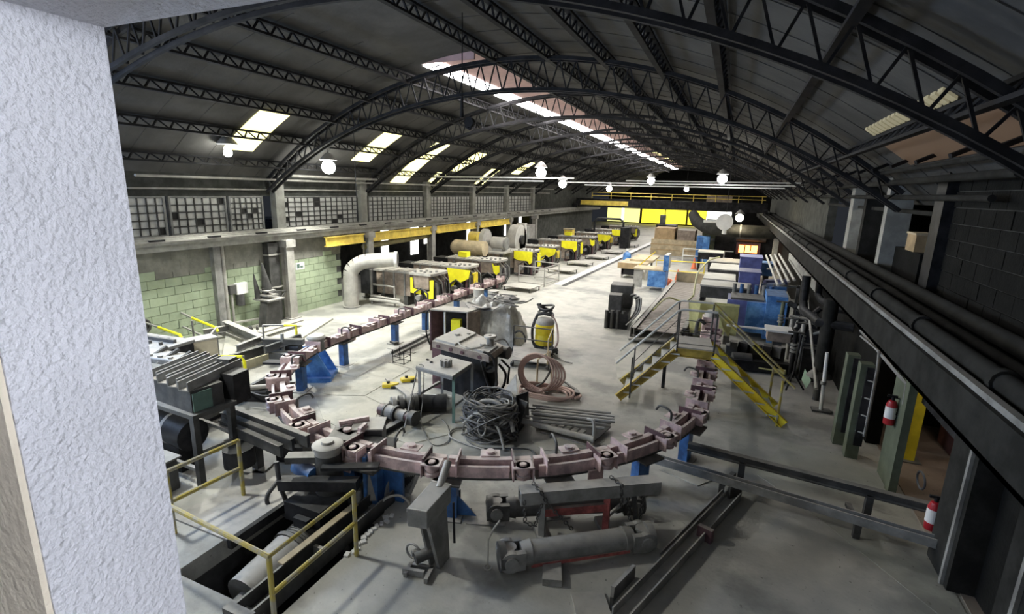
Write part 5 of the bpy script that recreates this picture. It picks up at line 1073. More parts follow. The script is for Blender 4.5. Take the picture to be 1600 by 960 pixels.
# pipes in front of the first machine
solo('floor_pipe', MB().tube([Vector((-14.0,17.3,.25)),Vector((-12.6,17.35,.25)),Vector((-12.3,17.4,.1)),Vector((-12.3,17.4,.0))],.07,8), M['lsteel'], 'pale bent pipe along the floor under the nearest machine', 'pipe')
pfr = thing('pipe_guard_frame', 'thin pale pipe frame standing before the dark bay of the nearest machine', 'frame', (-14,17.6,0))
part('rail', MB().tube([(-14.1,17.6,.85),(-12.9,17.55,.85),(-12.9,17.55,0)],.04,7), M['lsteel'], pfr); part('rail', MB().cyl((-14.1,17.5,.35),(-12.5,17.4,.35),.05), M['lsteel'], pfr); part('post', MB().cyl((-14.1,17.55,0),(-14.1,17.55,1.5),.06), M['steel'], pfr)
# step plates on the aisle side
sp_spots = [(-9.7,21.0),(-9.5,23.8),(-9.45,30.4),(-9.4,34.2),(-9.2,38.2),(-9.0,42.4),(-8.8,48.9)]
sp_lab = ['flat step plate on short legs beside the second forming machine','flat step plate on short legs beside the third forming machine','flat step plate just beyond the pale guard rail','second step plate beyond the pale guard rail','third step plate beyond the pale guard rail','fourth step plate beyond the pale guard rail','farthest step plate beside the pale kerb']
sp = thing('step_plate', sp_lab[0], 'platform', (0,0,0), group='step plates beside the machine row')
part('plate', MB().prism([(-1.0,-.5),(.6,-.7),(.8,.5),(-.7,.7)],.20,.24), M['lsteel'], sp, local=True)
for x, y in ((-.9,-.4),(.5,-.6),(.7,.4),(-.6,.6)): part('leg', MB().cyl((x,y,0),(x,y,.2),.03,n=6), M['dsteel'], sp, local=True)
sp.location = (*sp_spots[0],0)
for s, l in zip(sp_spots[1:], sp_lab[1:]): dup(sp,(*s,0),.05,l)
gr2 = thing('guard_rail', 'pale pipe guard rail around the step beside the wide yellow guard', 'railing', (-8.9,26,0))
pp = [Vector(v) for v in ((-10.4,25.3,0),(-8.9,25.2,0),(-8.75,27.2,0),(-10.3,27.5,0))]
for p in pp: part('post', MB().cyl(p,p+Vector((0,0,1.0)),.03,n=6), M['lsteel'], gr2)
for z in (1.0,.5,.12): part('rail', MB().tube([p+Vector((0,0,z)) for p in pp],.03,6), M['lsteel'], gr2)
kb = thing('aisle_kerb', 'long pale kerb with a dark groove running along the left edge of the aisle', 'kerb', (-8.2,36,0))
part('kerb', MB().prism([(-8.6,26.0),(-8.15,26.0),(-6.9,70),(-7.35,70)],0,.05), M['white'], kb); part('groove', MB().prism([(-8.15,26.0),(-7.95,26.0),(-6.7,70),(-6.9,70)],0,.012), M['black'], kb)
fan = thing('blower_fan', 'large pale grey snail-shaped blower beyond the forming machines', 'fan', (-12.6,30.2,0))
part('volute', MB().cyl((-12.9,30.2,1.9),(-12.35,30.2,1.9),.95,n=24).box(-12.9,30.1,1.2,-12.35,31.1,2.0), M['duct'], fan); part('inlet', MB().cyl((-12.35,30.2,1.9),(-12.2,30.2,1.9),.3), M['black'], fan); part('pedestal', MB().box(-13,29.7,0,-12.2,30.8,1.1), M['steel'], fan); part('outlet', MB().box(-12.9,30.75,1.6,-12.35,31.15,2.9), M['duct'], fan)
bm = thing('blower_motor', 'grey electric motor with a disc coupling on a platform behind the machines', 'motor', (-12.3,26.5,0))
part('platform', MB().box(-13.6,25.9,1.45,-11.6,27.2,1.55), M['lsteel'], bm); part('motor', MB().cyl((-12.6,26.55,2.0),(-11.8,26.55,2.0),.36,n=18), M['duct'], bm); part('disc', MB().cyl((-13.2,26.55,2.15),(-12.95,26.55,2.15),.62,n=20), M['duct'], bm); part('coupling', MB().cyl((-12.95,26.55,2.0),(-12.6,26.55,2.0),.22), M['steel'], bm); part('end_cap', MB().cyl((-11.8,26.55,2.0),(-11.7,26.55,2.0),.38,n=18), M['steel'], bm)
part('leg', MB().box(-13.5,26.0,0,-13.3,27.1,1.45), M['dsteel'], bm); part('leg', MB().box(-11.9,26.0,0,-11.7,27.1,1.45), M['dsteel'], bm); part('motor_foot', MB().box(-12.5,26.3,1.55,-11.9,26.8,1.7), M['steel'], bm)
tk = thing('tan_tank', 'tan lagged horizontal tank behind the third machine', 'tank', (-13.3,25.4,0))
part('shell', MB().cyl((-14.4,25.4,1.75),(-12.5,25.4,1.75),.42,n=18), M['wood'], tk); part('dome', MB().cyl((-14.6,25.4,1.75),(-14.4,25.4,1.75),.25,.42,n=18), M['wood'], tk); part('saddle', MB().box(-14.2,25.1,0,-14.0,25.7,1.4), M['dsteel'], tk); part('saddle', MB().box(-12.9,25.1,0,-12.7,25.7,1.4), M['dsteel'], tk)
bl = thing('blue_locker', 'blue and pale grey upright locker against the far left columns', 'locker', (-14.6,37,0))
part('body', MB().box(-15.1,36.4,0,-14.2,37.6,2.4), M['lsteel'], bl); part('door', MB().box(-15.08,36.36,.1,-14.55,36.4,2.35), M['blue'], bl); part('door', MB().box(-14.52,36.36,.1,-14.22,36.4,2.35), M['pane_l'], bl)
yb = thing('yellow_bin', 'pale yellow upright bin beyond the blue locker', 'bin', (-12.8,42.3,0)); part('body', MB().box(-13.2,41.9,0,-12.5,42.7,1.8), M['amber'], yb); part('lid', MB().box(-13.25,41.85,1.8,-12.45,42.75,1.88), M['wood'], yb)
cbn = thing('control_cabinet', 'grey control cabinet with a yellow hood between the left columns', 'cabinet', (-14.0,26.6,0)); part('body', MB().box(-14.5,27.0,0,-13.9,27.8,1.9), M['duct'], cbn); part('hood', MB().cyl((-14.5,27.4,2.1),(-13.9,27.4,2.1),.4,n=14), M['amber'], cbn)
hb = thing('hoist_boom', 'dark blower pipe with a curved frame far along the left row', 'pipe', (-10.6,47,0)); part('arch', MB().tube([(-12,47.5,0),(-12,47.5,2.3),(-11.7,47.5,2.6),(-9.6,47.5,2.6),(-9.3,47.5,2.3),(-9.3,47.5,1.2)],.1,8), M['black'], hb); part('box', MB().box(-9.4,46.8,0,-8.6,47.8,1.9), M['black'], hb)
bb = thing('blue_bottle', 'small blue gas cylinder beside the kerb far down the aisle', 'cylinder', (-7.0,38,0)); part('shell', MB().lathe([(.001,0),(.3,0),(.3,.5),(.2,.68),(.08,.74),(.08,.85),(.001,.85)],(-7.0,38,0),14), M['bright_blue'], bb); part('collar', MB().cyl((-7,38,.8),(-7,38,.95),.12), M['white'], bb)
fr3 = thing('floor_trolley', 'dark trolley machine at the far end of the aisle kerb', 'trolley', (-7.2,62,0)); part('body', MB().box(-8.2,61,.3,-6.0,63,1.5), M['black'], fr3); part('mast', MB().box(-7.9,61.5,1.5,-7.3,62.2,2.6), M['dsteel'], fr3); part('wheel', MB().cyl((-6.2,60.95,.35),(-6.2,61.1,.35),.35), M['rubber'], fr3); part('wheel', MB().cyl((-7.8,60.95,.35),(-7.8,61.1,.35),.35), M['rubber'], fr3)

# ================================================================== RIGHT MACHINE LINE
sc = thing('slat_conveyor', 'long dark slat conveyor bed running away behind the crossover stair', 'conveyor', (-2,22,0))
part('side_beam', MB().ibeam((-2.75,17.2,.35),(-2.55,28.2,.35),.14,.3,.03), M['steel'], sc); part('side_beam', MB().ibeam((-1.15,18.0,.35),(-1.05,28.2,.35),.14,.3,.03), M['dsteel'], sc)
slm = mesh('slat', MB().box(-.70,-.1,0,.70,.1,.03), mat('dusty_brown_slat',(.22,.18,.16),var=.3,scale=3,dust=.35))
for k in range(46):
    o = link('slat', slm, None, sc); o.location = (.05+.004*k, -4.6+.235*k, .42)
part('side_skirt', MB().plate([(-2.85,17.2,.05),(-2.62,28.2,.05),(-2.62,28.2,.5),(-2.85,17.2,.5)],.03,(-1,0,0)), M['steel'], sc)
for y in (17.5,20.5,23.5,26.5): part('leg', MB().box(-2.75,y,0,-2.6,y+.15,.3), M['dsteel'], sc); part('leg', MB().box(-1.2,y+.6,0,-1.05,y+.75,.3), M['dsteel'], sc)
part('cross_plate', MB().bar((-2.9,17.1,.12),(-1.6,17.5,.12),.3,.06), M['steel'], sc); part('end_panel', MB().box(-2.5,28.2,.2,-1.0,28.3,.95), M['wood'], sc)
dk = thing('dark_control_unit', 'dark grey upright press unit with hoses beside the slat conveyor', 'machine', (-3.60,19.3,0))
part('cabinet', MB().cb((-3.75,19.9,1.05),(.85,.8,.9),.1), M['dsteel'], dk, bev=.03); part('side_box', MB().cb((-3.80,19.0,.85),(.5,.55,.8),.15), M['dsteel'], dk, bev=.03); part('lower_frame', MB().cb((-3.70,19.3,.3),(.8,1.5,.6),.1), M['black'], dk)
for k in range(5): part('hose', MB().hose([(-3.40+.1*k,19.6-.15*k,1.1),(-3.15+.08*k,19.4-.15*k,1.2),(-3.05+.05*k,19.2-.15*k,.7),(-3.25,18.9-.1*k,.2)],.035,6), M['black' if k%2 else 'steel'], dk)
for k in range(4): part('column', MB().cyl((-4.00+.2*k,18.5+.05*k,0),(-4.00+.2*k,18.5+.05*k,.7),.07), M['dsteel'], dk)
bc = thing('blue_tool_cart', 'blue and pale tool cart standing by the slat conveyor', 'cart', (-3.45,27.6,0))
part('body', MB().box(-3.85,27.2,.2,-2.95,28.4,1.05), M['bright_blue'], bc); part('worktop', MB().box(-4.65,27.2,1.05,-3.05,28.6,1.12), M['wood'], bc); part('back_panel', MB().box(-3.10,27.2,1.12,-2.90,28.6,1.9), M['lsteel'], bc); part('blue_side', MB().box(-3.11,27.16,1.1,-2.85,27.22,1.9), M['bright_blue'], bc)
for x in (-4.55,-3.05): part('wheel', MB().cyl((x-.05,27.4,.1),(x+.05,27.4,.1),.1), M['white'], bc)
part('leg', MB().box(-4.60,27.3,0.1,-4.15,27.4,1.05), M['lsteel'], bc); part('yellow_stay', MB().bar((-4.55,28.5,1.1),(-3.75,28.6,1.9),.05), M['yellow'], bc)
bn = thing('parts_bench', 'low bench with stacked boards and a reddish front at the aisle edge', 'bench', (-5.3,31,0))
part('top', MB().box(-6.0,30.4,.85,-4.4,32.6,.93), M['wood'], bn); part('front', MB().box(-6.1,30.3,.6,-4.9,30.4,.93), M['kraft'], bn); part('boards', MB().box(-5.6,31.4,.93,-4.2,34.2,1.05), M['wood'], bn); part('base', MB().box(-5.9,30.5,.2,-5.0,31.5,.6), M['black'], bn)
for x, y in ((-5.9,30.5),(-4.5,30.5),(-5.9,32.5),(-4.5,32.5)): part('leg', MB().box(x,y,0,x+.12,y+.12,.85), M['lsteel'], bn)
def cone(x,y,l):
    t = thing('traffic_cone', l, 'cone', (x,y,0), group='orange traffic cones')
    part('cone', MB().lathe([(.18,.03),(.03,.75),(.001,.75)],(0,0,0),12), M['orange'], t, local=True); part('band', MB().lathe([(.125,.28),(.085,.45)],(0,0,0),12), M['white'], t, local=True); part('base', MB().box(-.2,-.2,0,.2,.2,.03), M['orange'], t, local=True)
cone(-2.65,30.6,'orange and white traffic cone behind the blue tool cart'); cone(-2.2,37.0,'farther traffic cone beside the timber crate')
kk = thing('fallen_cone', 'orange cone lying on its side at the end of the slat conveyor', 'cone', (-2.7,28.9,0)); part('body', MB().cyl((-2.9,28.95,.23),(-2.5,28.75,.1),.2,.04), M['orange'], kk); part('base', MB().cb((-2.92,28.95,.22),(.05,.4,.4),.5), M['orange'], kk)
yf = thing('pipe_barrier', 'thin yellow pipe frame behind the blue tool cart', 'frame', (-2.6,31.5,0)); part('rail', MB().tube([(-4.0,31.4,0),(-4.0,31.4,1.1),(-1.3,31.8,1.1),(-1.3,31.8,0)],.04,6), M['yellow'], yf); part('rail', MB().cyl((-4.0,31.4,.5),(-1.3,31.8,.5),.03,n=6), M['yellow'], yf)
tc = thing('timber_crate', 'stack of tan timber crates in the middle of the hall', 'crate', (-4.3,45,0)); part('crate', MB().box(-6.2,44,0,-2.6,47,1.3), M['wood'], tc); part('crate', MB().box(-6.0,44.2,1.3,-4.4,46.6,2.2), M['kraft'], tc); part('crate', MB().box(-4.2,44.2,1.3,-2.8,46.6,2.1), M['brown'], tc)
for z in (.4,.85): part('batten', MB().box(-6.22,43.96,z,-2.58,44.0,z+.08), M['kraft'], tc)
bk = thing('blue_cabinet', 'tall blue cabinet right of the timber crates', 'cabinet', (-1.9,41,0)); part('body', MB().box(-2.4,40.5,0,-1.5,41.5,2.0), M['bright_blue'], bk); part('door', MB().box(-2.36,40.47,.1,-1.95,40.5,1.9), M['blue'], bk)
# grey benches and boxes over the line
def bench(l, x0,x1,y0,y1,z, m='lsteel', side='dsteel'):
    t = thing('machine_table', l, 'table', ((x0+x1)/2,(y0+y1)/2,0)); part('top', MB().box(x0,y0,z-.06,x1,y1,z), M[m], t); part('apron', MB().box(x0+.03,y0+.03,z-.5,x1-.03,y1-.03,z-.06), M[side], t)
    for x in (x0+.1,x1-.1):
        for y in (y0+.1,y1-.1): part('leg', MB().box(x-.05,y-.05,0,x+.05,y+.05,z-.5), M['black'], t)
    return t
bench('grey box-topped table left of the large violet box',-1.0,.35,24.2,26.2,1.35,'duct','maroon'); bench('second pale machine table behind the grey box-topped one',-.9,.6,28.0,30.5,1.3,'lsteel','dsteel')
bench('long pale bench plate directly behind the stair platform',-.95,.9,21.1,22.5,1.55,'lsteel','dsteel'); bench('farthest pale machine table beneath the furnace',-1.2,2.2,33.0,35.0,1.1,'lsteel','black'); bench('tilted-top pale table left of the furnace rails',-2.0,-.4,36.2,37.6,1.3,'pane_l','black')
def vbox(l,x0,x1,y0,y1,z0,z1,m):
    t = thing('machine_box', l, 'box', ((x0+x1)/2,(y0+y1)/2,0)); part('body', MB().box(x0,y0,z0,x1,y1,z1), M[m], t, bev=.02); part('lid', MB().box(x0-.03,y0-.03,z1,x1+.03,y1+.03,z1+.04), M[m], t); part('pedestal', MB().box(x0+.15,y0+.15,0,x1-.15,y1-.15,z0), M['dsteel'], t); return t
vbox('violet-blue hopper box nearest the middle of the right machine line',.45,1.25,23.0,24.2,.8,1.9,'violet'); vbox('violet-blue box set higher and farther, below the furnace',.5,1.5,27.8,29.2,1.1,2.0,'violet'); vbox('small pale blue box right of the farther violet one',1.55,2.1,29.0,30.2,1.0,1.6,'bright_blue')
bbx = thing('blue_machine_housing', 'big bright blue machine housing with stained panels right of the stair', 'machine', (1.2,19.8,0))
part('panel', MB().box(.1,19.6,.25,.75,20.9,1.35), M['violet'], bbx); part('panel', MB().box(.75,19.5,.25,1.35,20.9,1.35), M['bright_blue'], bbx); part('panel', MB().box(1.35,19.4,.1,2.0,20.9,1.65), M['bright_blue'], bbx); part('lower_leg', MB().box(1.5,19.3,0,1.8,19.5,.6), M['bright_blue'], bbx); part('dark_top', MB().box(.2,19.7,1.35,1.3,20.8,1.42), M['dsteel'], bbx)
for k in range(6): part('fitting', MB().cyl((.3+.25*k,20.9,1.4),(.3+.25*k,20.9,1.75),.07), M['blue' if k%2 else 'steel'], bbx)
b3 = thing('blue_valve_station', 'blue pump and valve station behind the big blue housing', 'machine', (1.8,23.5,0)); part('pump', MB().cyl((1.4,23.2,1.2),(2.2,23.4,1.3),.28,n=14), M['blue'], b3); part('base', MB().box(1.3,22.8,0,2.4,24.0,.9), M['dsteel'], b3); part('tray', MB().box(1.2,22.2,.9,2.6,22.8,1.0), M['steel'], b3); part('pump', MB().cyl((1.5,24.0,1.3),(2.3,24.2,1.35),.25,n=14), M['violet'], b3); part('support', MB().box(1.4,22.3,0,2.4,22.7,.9), M['black'], b3)
wt = thing('white_topped_stand', 'small brown stand with a white top and long white bar right of the stair', 'stand', (1.6,17.2,0)); part('top', MB().box(1.25,16.8,1.0,2.0,17.5,1.06), M['white'], wt); part('body', MB().box(1.32,16.85,.7,1.95,17.45,1.0), M['brown'], wt); part('leg', MB().box(1.5,17,0,1.75,17.3,.7), M['dsteel'], wt); part('bar', MB().cyl((.15,17.0,1.0),(1.3,17.1,1.0),.035), M['white'], wt)
yh = thing('yellow_hopper_sheet', 'yellow-green sheet hopper under the bench plate, seen past the stair platform', 'hopper', (-.2,18.6,0)); part('left_sheet', MB().plate([(-1.15,18.7,1.3),(-.75,18.6,1.3),(-.8,18.3,.3),(-1.0,18.3,.3)],.04,(0,-1,0)), M['ygreen'], yh); part('right_sheet', MB().plate([(-.2,18.6,1.3),(.5,18.7,1.3),(.25,18.3,.3),(.05,18.3,.6)],.04,(0,-1,0)), M['ygreen'], yh); part('back_sheet', MB().plate([(-1.1,18.9,.2),(.5,18.9,.2),(.5,18.9,1.32),(-1.1,18.9,1.32)],.04,(0,1,0)), M['ygreen'], yh)
part('foot', MB().box(-1.1,18.35,0,-.9,18.9,.3), M['dsteel'], yh); part('foot', MB().box(.1,18.35,0,.3,18.9,.3), M['dsteel'], yh)
pv = thing('pink_valve_head', 'pink and dark valve head at the end of the conveyor behind the stair', 'valve', (-.35,17.3,0)); part('body', MB().cb((-.35,17.6,.55),(.5,.45,1.1),.1), M['pink'], pv); part('cap', MB().lathe([(.001,.22),(.12,.2),(.2,.1),(.22,0)],(-.35,17.6,1.1),14), M['lsteel'], pv); part('pipe', MB().hose([(-.5,17.3,.9),(-.7,17.2,1.0),(-.75,17.2,.5)],.06,7), M['dsteel'], pv)
# yellow hose over the far tables
solo('yellow_hose', MB().hose([Vector(v) for v in ((-1.2,22.0,.9),(-1.25,24,1.5),(-1.2,26.5,1.5),(-.95,28.2,1.7),(-.5,29.5,1.75))],.04,6), M['ygreen'], 'pale yellow hose curving up over the grey tables', 'hose'); solo('yellow_hose', MB().hose([Vector(v) for v in ((-2.5,19.8,.6),(-2.2,21.5,.8),(-1.8,22.0,.65),(-1.4,21.6,.75),(-1.2,22.2,.9))],.035,6), M['ygreen'], 'pale yellow hose winding over the slat conveyor', 'hose')
# furnace and duct
fu = thing('furnace', 'dark furnace with a glowing orange mouth at the far right', 'furnace', (1.2,42,0)); part('body', MB().box(-1.2,42.2,0,3.0,45,2.6), M['black'], fu); part('hood', MB().cyl((.3,42.0,2.0),(2.3,42.0,2.0),.35,n=14), M['dsteel'], fu); part('mouth_frame', MB().box(.35,41.9,.7,2.0,42.2,1.6), M['maroon'], fu); part('glow', MB().box(.55,41.86,.85,1.8,41.9,1.4), M['fire_e'], fu); part('fire_bar', MB().box(.9,41.84,.85,.98,41.86,1.4), M['black'], fu); part('fire_bar', MB().box(1.3,41.84,1.0,1.38,41.86,1.4), M['black'], fu)
du2 = thing('exhaust_duct', 'thick dark exhaust duct bending over the furnace', 'duct', (0,38,2.7)); part('tube', MB().tube([(-3.2,46,3.3),(-2.6,41,3.05),(-1.8,38.5,2.8),(-1.0,37.6,2.7),(.4,37.4,2.7),(3.0,37.4,2.7)],.42,14), M['dledge'], du2); part('collar', MB().cyl((.4,37.4,2.7),(.5,37.4,2.7),.47,n=14), M['dsteel'], du2); part('support', MB().box(2.5,37.2,0,2.8,37.6,2.4), M['ledge'], du2)
dr = thing('white_drum', 'round white drum with a side pipe beside the warm lamp', 'drum', (-.6,35,3.3)); part('drum', MB().cyl((-.55,35,3.35),(-.55,35.5,3.35),.5,n=20), M['white'], dr); part('pipe', MB().cyl((-1.8,35.2,3.35),(-1.0,35.2,3.35),.08), M['white'], dr); part('stub', MB().cyl((-.5,35.2,2.6),(-.5,35.2,2.9),.14), M['white'], dr); part('hanger', MB().cyl((-.5,35.2,3.8),(-.5,35.2,7.4),.02,n=5), M['black'], dr)
frl = thing('furnace_rail', 'white railing in front of the furnace', 'railing', (-1,40,0))
for x in (-3.2,-1.8,-.4): part('post', MB().cyl((x,39.5,0),(x,39.5,1.1),.04,n=6), M['white'], frl)
for z in (1.1,.6): part('rail', MB().cyl((-3.2,39.5,z),(.2,39.5,z),.04,n=6), M['white'], frl)
mc = thing('green_machinery', 'dark olive machinery mass behind the furnace railing', 'machine', (-1.2,46,0)); part('body', MB().box(-2.4,47.2,0,-.4,49,2.2), mat('olive_machine',(.12,.13,.07),var=.4), mc); part('top', MB().box(-2.2,47.5,2.2,-.6,48.8,2.9), M['dsteel'], mc); part('frame', MB().box(-2.5,47.1,1.2,-.3,47.2,1.35), M['steel'], mc)
# ================================================================== RIGHT WALL PIPES AND DOORWAY
pg = thing('pipe_bundle', 'bundle of pale parallel pipes slanting along the right wall', 'pipe', (2.2,24,1.2))
for k in range(4): part('pipe', MB().cyl((1.75+.2*k,20.9+.3*k,1.8+.04*k),(1.75+.2*k,30,1.95+.04*k),.05,n=7), M['lsteel'], pg)
for y in (21.6,26.4): part('bracket', MB().box(2.45,y,0,2.55,y+.1,1.75).box(1.65,y,1.66,2.55,y+.1,1.73), M['steel'], pg)
tray = solo('slanted_rail', MB().tube([Vector((2.28,24,2.45)),Vector((2.3,18,2.3)),Vector((2.25,13.4,.55))],.04,7), M['lsteel'], 'thin pale rail slanting down along the right wall pipes', 'rail')
wd = solo('wall_board', MB().bar((2.68,18.2,2.2),(2.68,28,2.2),.12,.3), M['ledge'], 'long pale board fixed below the right ledge', 'board')
up = thing('bent_duct_pipe', 'pair of fat dark bent pipes under the right ledge', 'pipe', (2.1,14.6,1.5))
part('outer', MB().tube([(2.0,15.9,2.9),(2.0,15.85,2.2),(2.02,15.6,2.0),(2.2,14.2,2.0),(2.9,14.0,2.0)],.11,10), M['black'], up); part('inner', MB().tube([(2.35,16.1,2.8),(2.35,16.0,2.4),(2.4,15.7,2.3),(2.6,14.6,2.3),(2.9,14.5,2.3)],.09,10), M['black'], up)
vp = thing('standing_pipe', 'fat dark vertical pipe with flared foot below the right ledge', 'pipe', (2.35,14.0,0)); part('tube', MB().cyl((2.4,14.2,.75),(2.4,14.2,2.6),.16,n=14), M['dledge'], vp); part('foot', MB().lathe([(.3,.62),(.24,.7),(.16,.78)],(2.4,14.2,0),14), M['dsteel'], vp); part('stem', MB().cyl((2.4,14.2,0),(2.4,14.2,.62),.08), M['dsteel'], vp)
wp = thing('white_post', 'thin white pipe post rising from the floor at the right pipes', 'post', (2.5,13.4,0)); part('tube', MB().cyl((2.42,13.45,0),(2.36,13.5,1.45),.04), M['white'], wp); part('foot', MB().cb((2.42,13.45,.02),(.4,.25,.04)), M['dsteel'], wp); part('clamp', MB().cyl((2.38,13.47,.66),(2.38,13.47,.74),.06), M['steel'], wp)
for k,(x,y,z,m,l) in enumerate(((1.75,18.2,1.7,'gpost','green pipe riser beside the blue housing'),(2.0,17.6,1.3,'lsteel','pale short pipe riser right of the blue housing'),(2.15,16.2,1.5,'lsteel','pale valve riser between the stand and the right ledge'),(1.9,15.4,1.4,'black','dark slender riser in front of the pale valve riser'))):
    t = thing('pipe_riser', l, 'pipe', (x,y,0), group='pipe risers along the right machines'); part('pipe', MB().cyl((x,y,0),(x,y,z),.06), M[m], t)
    for j in range(3): part('coupling', MB().cyl((x,y,z*.6+.1*j),(x,y,z*.6+.05+.1*j),.10), M['steel'], t)
    part('handle', MB().cyl((x-.2,y,z),(x+.2,y,z),.03), M['dsteel'], t)
random.seed(21); vcl = thing('valve_cluster', 'tangle of dark valves and fittings along the right machine line', 'valve', (2.1,20,0))
for k in range(34):
    x, y, z = random.uniform(2.1,2.7), random.uniform(15.6,19.0), random.uniform(.3,1.7); dv = Vector((random.uniform(-.25,.25),random.uniform(-.4,.4),random.uniform(-.3,.3)))
    part('fitting', MB().cyl(Vector((x,y,z))-dv,Vector((x,y,z))+dv,random.uniform(.04,.1),n=8), M[random.choice(('dsteel','steel','black'))], vcl)
for k in range(8): part('bench_frame', MB().box(2.15+.1*(k%2),15.6+.45*k,0,2.7,15.75+.45*k,random.uniform(.8,1.5)), M['black'], vcl)
tp3 = thing('tripod_stand', 'dark tripod stand right of the stair foot', 'stand', (1.9,14.8,0)); part('mast', MB().cyl((1.9,14.8,.3),(1.95,14.8,1.5),.03), M['black'], tp3)
for a in (0,2.1,4.2): part('leg', MB().cyl((1.9,14.8,.45),(1.9+.3*math.cos(a),14.8+.3*math.sin(a),0),.025,n=6), M['black'], tp3)
solo('green_rag', MB().plate([(2.12,14.6,.65),(2.28,14.5,.4),(2.2,14.5,.15),(2.08,14.6,.35)],.02,(0,-1,0)), M['signg'], 'pale green rag hanging beside the tripod stand', 'rag')
solo('yellow_nozzle', MB().cyl((1.45,15.2,.3),(1.75,15.1,.32),.07).cyl((1.1,15.3,.28),(1.45,15.2,.3),.02), M['ygreen'], 'small yellow-green nozzle lying right of the stair', 'nozzle')
lowm = thing('low_dark_frame', 'dark low machine frame on the floor between stair and blue housing', 'frame', (.7,16.2,0)); part('beam', MB().bar((-.1,15.6,.2),(1.9,15.9,.2),.25,.3), M['black'], lowm); part('beam', MB().bar((.2,16.4,.35),(1.8,16.5,.35),.3,.4), M['dsteel'], lowm); part('hub', MB().cyl((.4,15.8,.3),(.9,15.9,.3),.2), M['dsteel'], lowm)
for k in range(5): part('lump', MB().cb((.4+.3*k,16.1,.6),(.2,.3,.3),k), M['black' if k%2 else 'dsteel'], lowm)
# doorway on the right
dr = struct('door_1', MB().box(3.0,10.12,0,3.06,10.75,2.6), M['gpost']); part('jamb', MB().box(2.98,9.92,0,3.10,10.12,2.62), M['gpost'], dr); part('lintel', MB().box(3.0,7.6,2.45,3.3,10.0,2.62), M['black'], dr); part('closer_bar', MB().box(3.2,8.2,1.72,3.26,10.0,1.9), M['black'], dr)
for k,(x,y,l) in enumerate(((2.5,11.75,0),(2.62,11.2,1))):
    d2 = struct('trim_%d' % (20+k), MB().box(x-.1,y-.12,0,x+.12,y+.12,1.95), M['gpost']); part('dark_face', MB().box(x+.0,y-.16,0.3,x+.14,y-.12,1.9), M['black'], d2)
lad = thing('pipe_ladder', 'thin pipe ladder fixed to the green door posts', 'ladder', (2.7,11,0)); part('stile', MB().tube([(2.75,10.98,.55),(2.75,10.98,1.9),(2.78,11.2,2.2),(2.6,11.9,2.3)],.02,6), M['steel'], lad)
for k in range(4): part('rung', MB().cyl((2.62,11.08,.6+.35*k),(2.75,10.98,.6+.35*k),.015,n=6), M['steel'], lad)
solo('overhead_pipe', MB().tube([Vector((2.65,12.2,2.35)),Vector((2.95,10.4,2.0)),Vector((3.0,10.15,1.95)),Vector((3.0,10.1,1.6))],.03,6), M['steel'], 'thin pipe slanting over the door posts to the extinguisher', 'pipe')
def ext(l, x, y, z):
    t = thing('fire_extinguisher', l, 'extinguisher', (x,y,z), group='red fire extinguishers'); 
    part('cylinder', MB().lathe([(.001,0),(.08,0),(.085,.02),(.085,.36),(.06,.43),(.025,.45),(.001,.45)],(0,0,0),16), M['ext_red'], t, local=True); part('label', MB().lathe([(.087,.12),(.087,.33)],(0,0,0),16), M['white'], t, local=True)
    part('valve', MB().cyl((0,0,.45),(0,0,.52),.03).box(-.09,-.015,.5,.06,.015,.54), M['black'], t, local=True); part('hose', MB().hose([(.03,0,.5),(.14,0,.46),(.15,0,.25),(.11,0,.1)],.014,6), M['rubber'], t, local=True); part('bracket', MB().box(.06,-.06,.2,.12,.06,.26), M['black'], t, local=True)
ext('red fire extinguisher with white label on the green door jamb', 2.91, 10.35, 1.12)
ext('red fire extinguisher with white label low on the near right pillar', 3.16, 8.55, .28)
ring = solo('cable_hoop', MB().tube([Vector((3.05+.0*k,8.9+.17*math.cos(a),.85+.12*math.sin(a))) for a in [k*PI/8 for k in range(16)]],.016,5,True), M['rubber'], 'black cable hoop hanging beside the near extinguisher', 'cable')
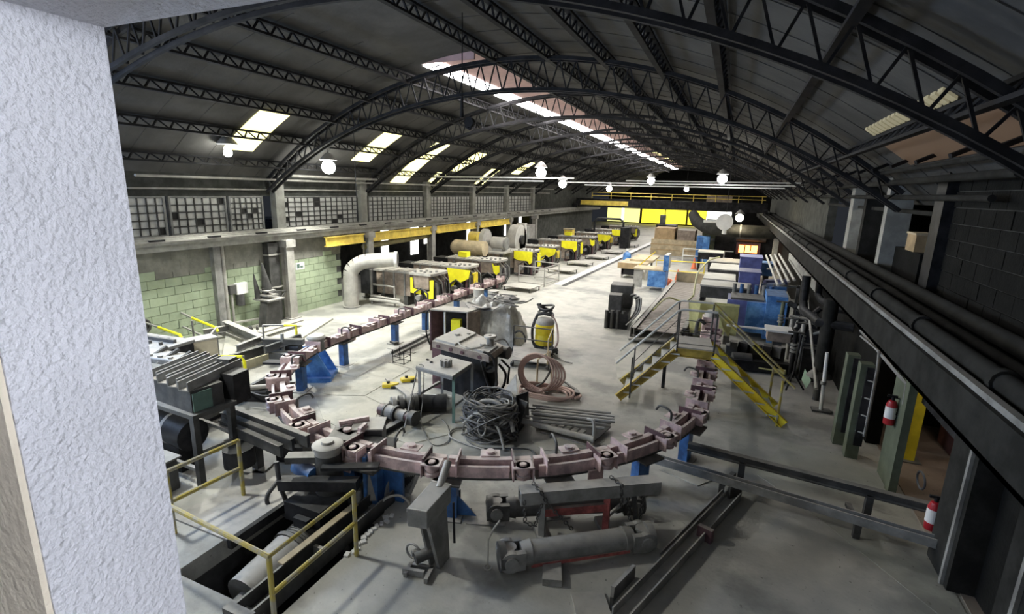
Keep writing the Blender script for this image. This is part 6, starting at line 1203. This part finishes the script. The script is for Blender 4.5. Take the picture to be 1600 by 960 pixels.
yp = thing('yellow_post', 'yellow painted post standing inside the doorway', 'post', (3.7,11.5,0)); part('post', MB().box(3.55,11.45,0,3.75,11.6,2.3), M['yellow'], yp); part('foot', MB().box(3.45,11.35,0.012,3.85,11.7,.03), M['dsteel'], yp)
rc = thing('brown_cabinet', 'brown cabinet in the side room beyond the yellow post', 'cabinet', (4.9,12.4,0)); part('body', MB().box(4.5,12.0,0,5.3,12.8,1.5), mat('red_brown_paint',(.16,.06,.04),var=.2), rc); part('handle', MB().box(4.48,12.0,.8,4.5,12.05,1.0), M['steel'], rc)
mg = struct('window_11', MB().box(4.3,8.9,.55,4.36,8.96,1.65).box(4.3,10.4,.55,4.36,10.46,1.65).box(4.3,8.9,1.6,4.36,10.46,1.66).box(4.3,8.9,.5,4.36,10.46,.56), M['dsteel'])
for k in range(7): part('mesh_bar', MB().cyl((4.33,9.1+.2*k,.55),(4.33,9.1+.2*k,1.6),.015,n=5), M['dsteel'], mg)
for k in range(5): part('mesh_bar', MB().cyl((4.33,8.9,.7+.18*k),(4.33,10.4,.7+.18*k),.015,n=5), M['dsteel'], mg)
part('pane', MB().box(4.38,8.96,.56,4.40,10.4,1.6), M['pane_l'], mg)
for k,(y0,y1) in enumerate(((7.55,8.3),(6.0,6.5),(4.6,5.2))):
    pz = struct('trim_%d' % (24+k), MB().box(3.1,y0,0,3.6,y1,2.7), M['dledge']); part('edge_strip', MB().box(3.06,y0+.1,0,3.1,y0+.16,2.62), M['steel'], pz)
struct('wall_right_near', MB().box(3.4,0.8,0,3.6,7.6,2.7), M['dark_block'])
# things on the shelf of the next bay
ob = thing('orange_box', 'small orange-brown box on the parapet right of the openings', 'box', (3.6,13.3,3.95)); part('body', MB().box(XR+.08,13.0,3.95,XR+.38,13.6,4.3), M['kraft'], ob); part('lid', MB().box(XR+.06,12.98,4.3,XR+.4,13.62,4.34), M['wood'], ob)
point_light('next_bay_light', (6.5,16,5.6), 60, (1,.95,.8), .2)
point_light('side_room_light', (4.6,10.6,2.7), 16, (1,.85,.7), .15)
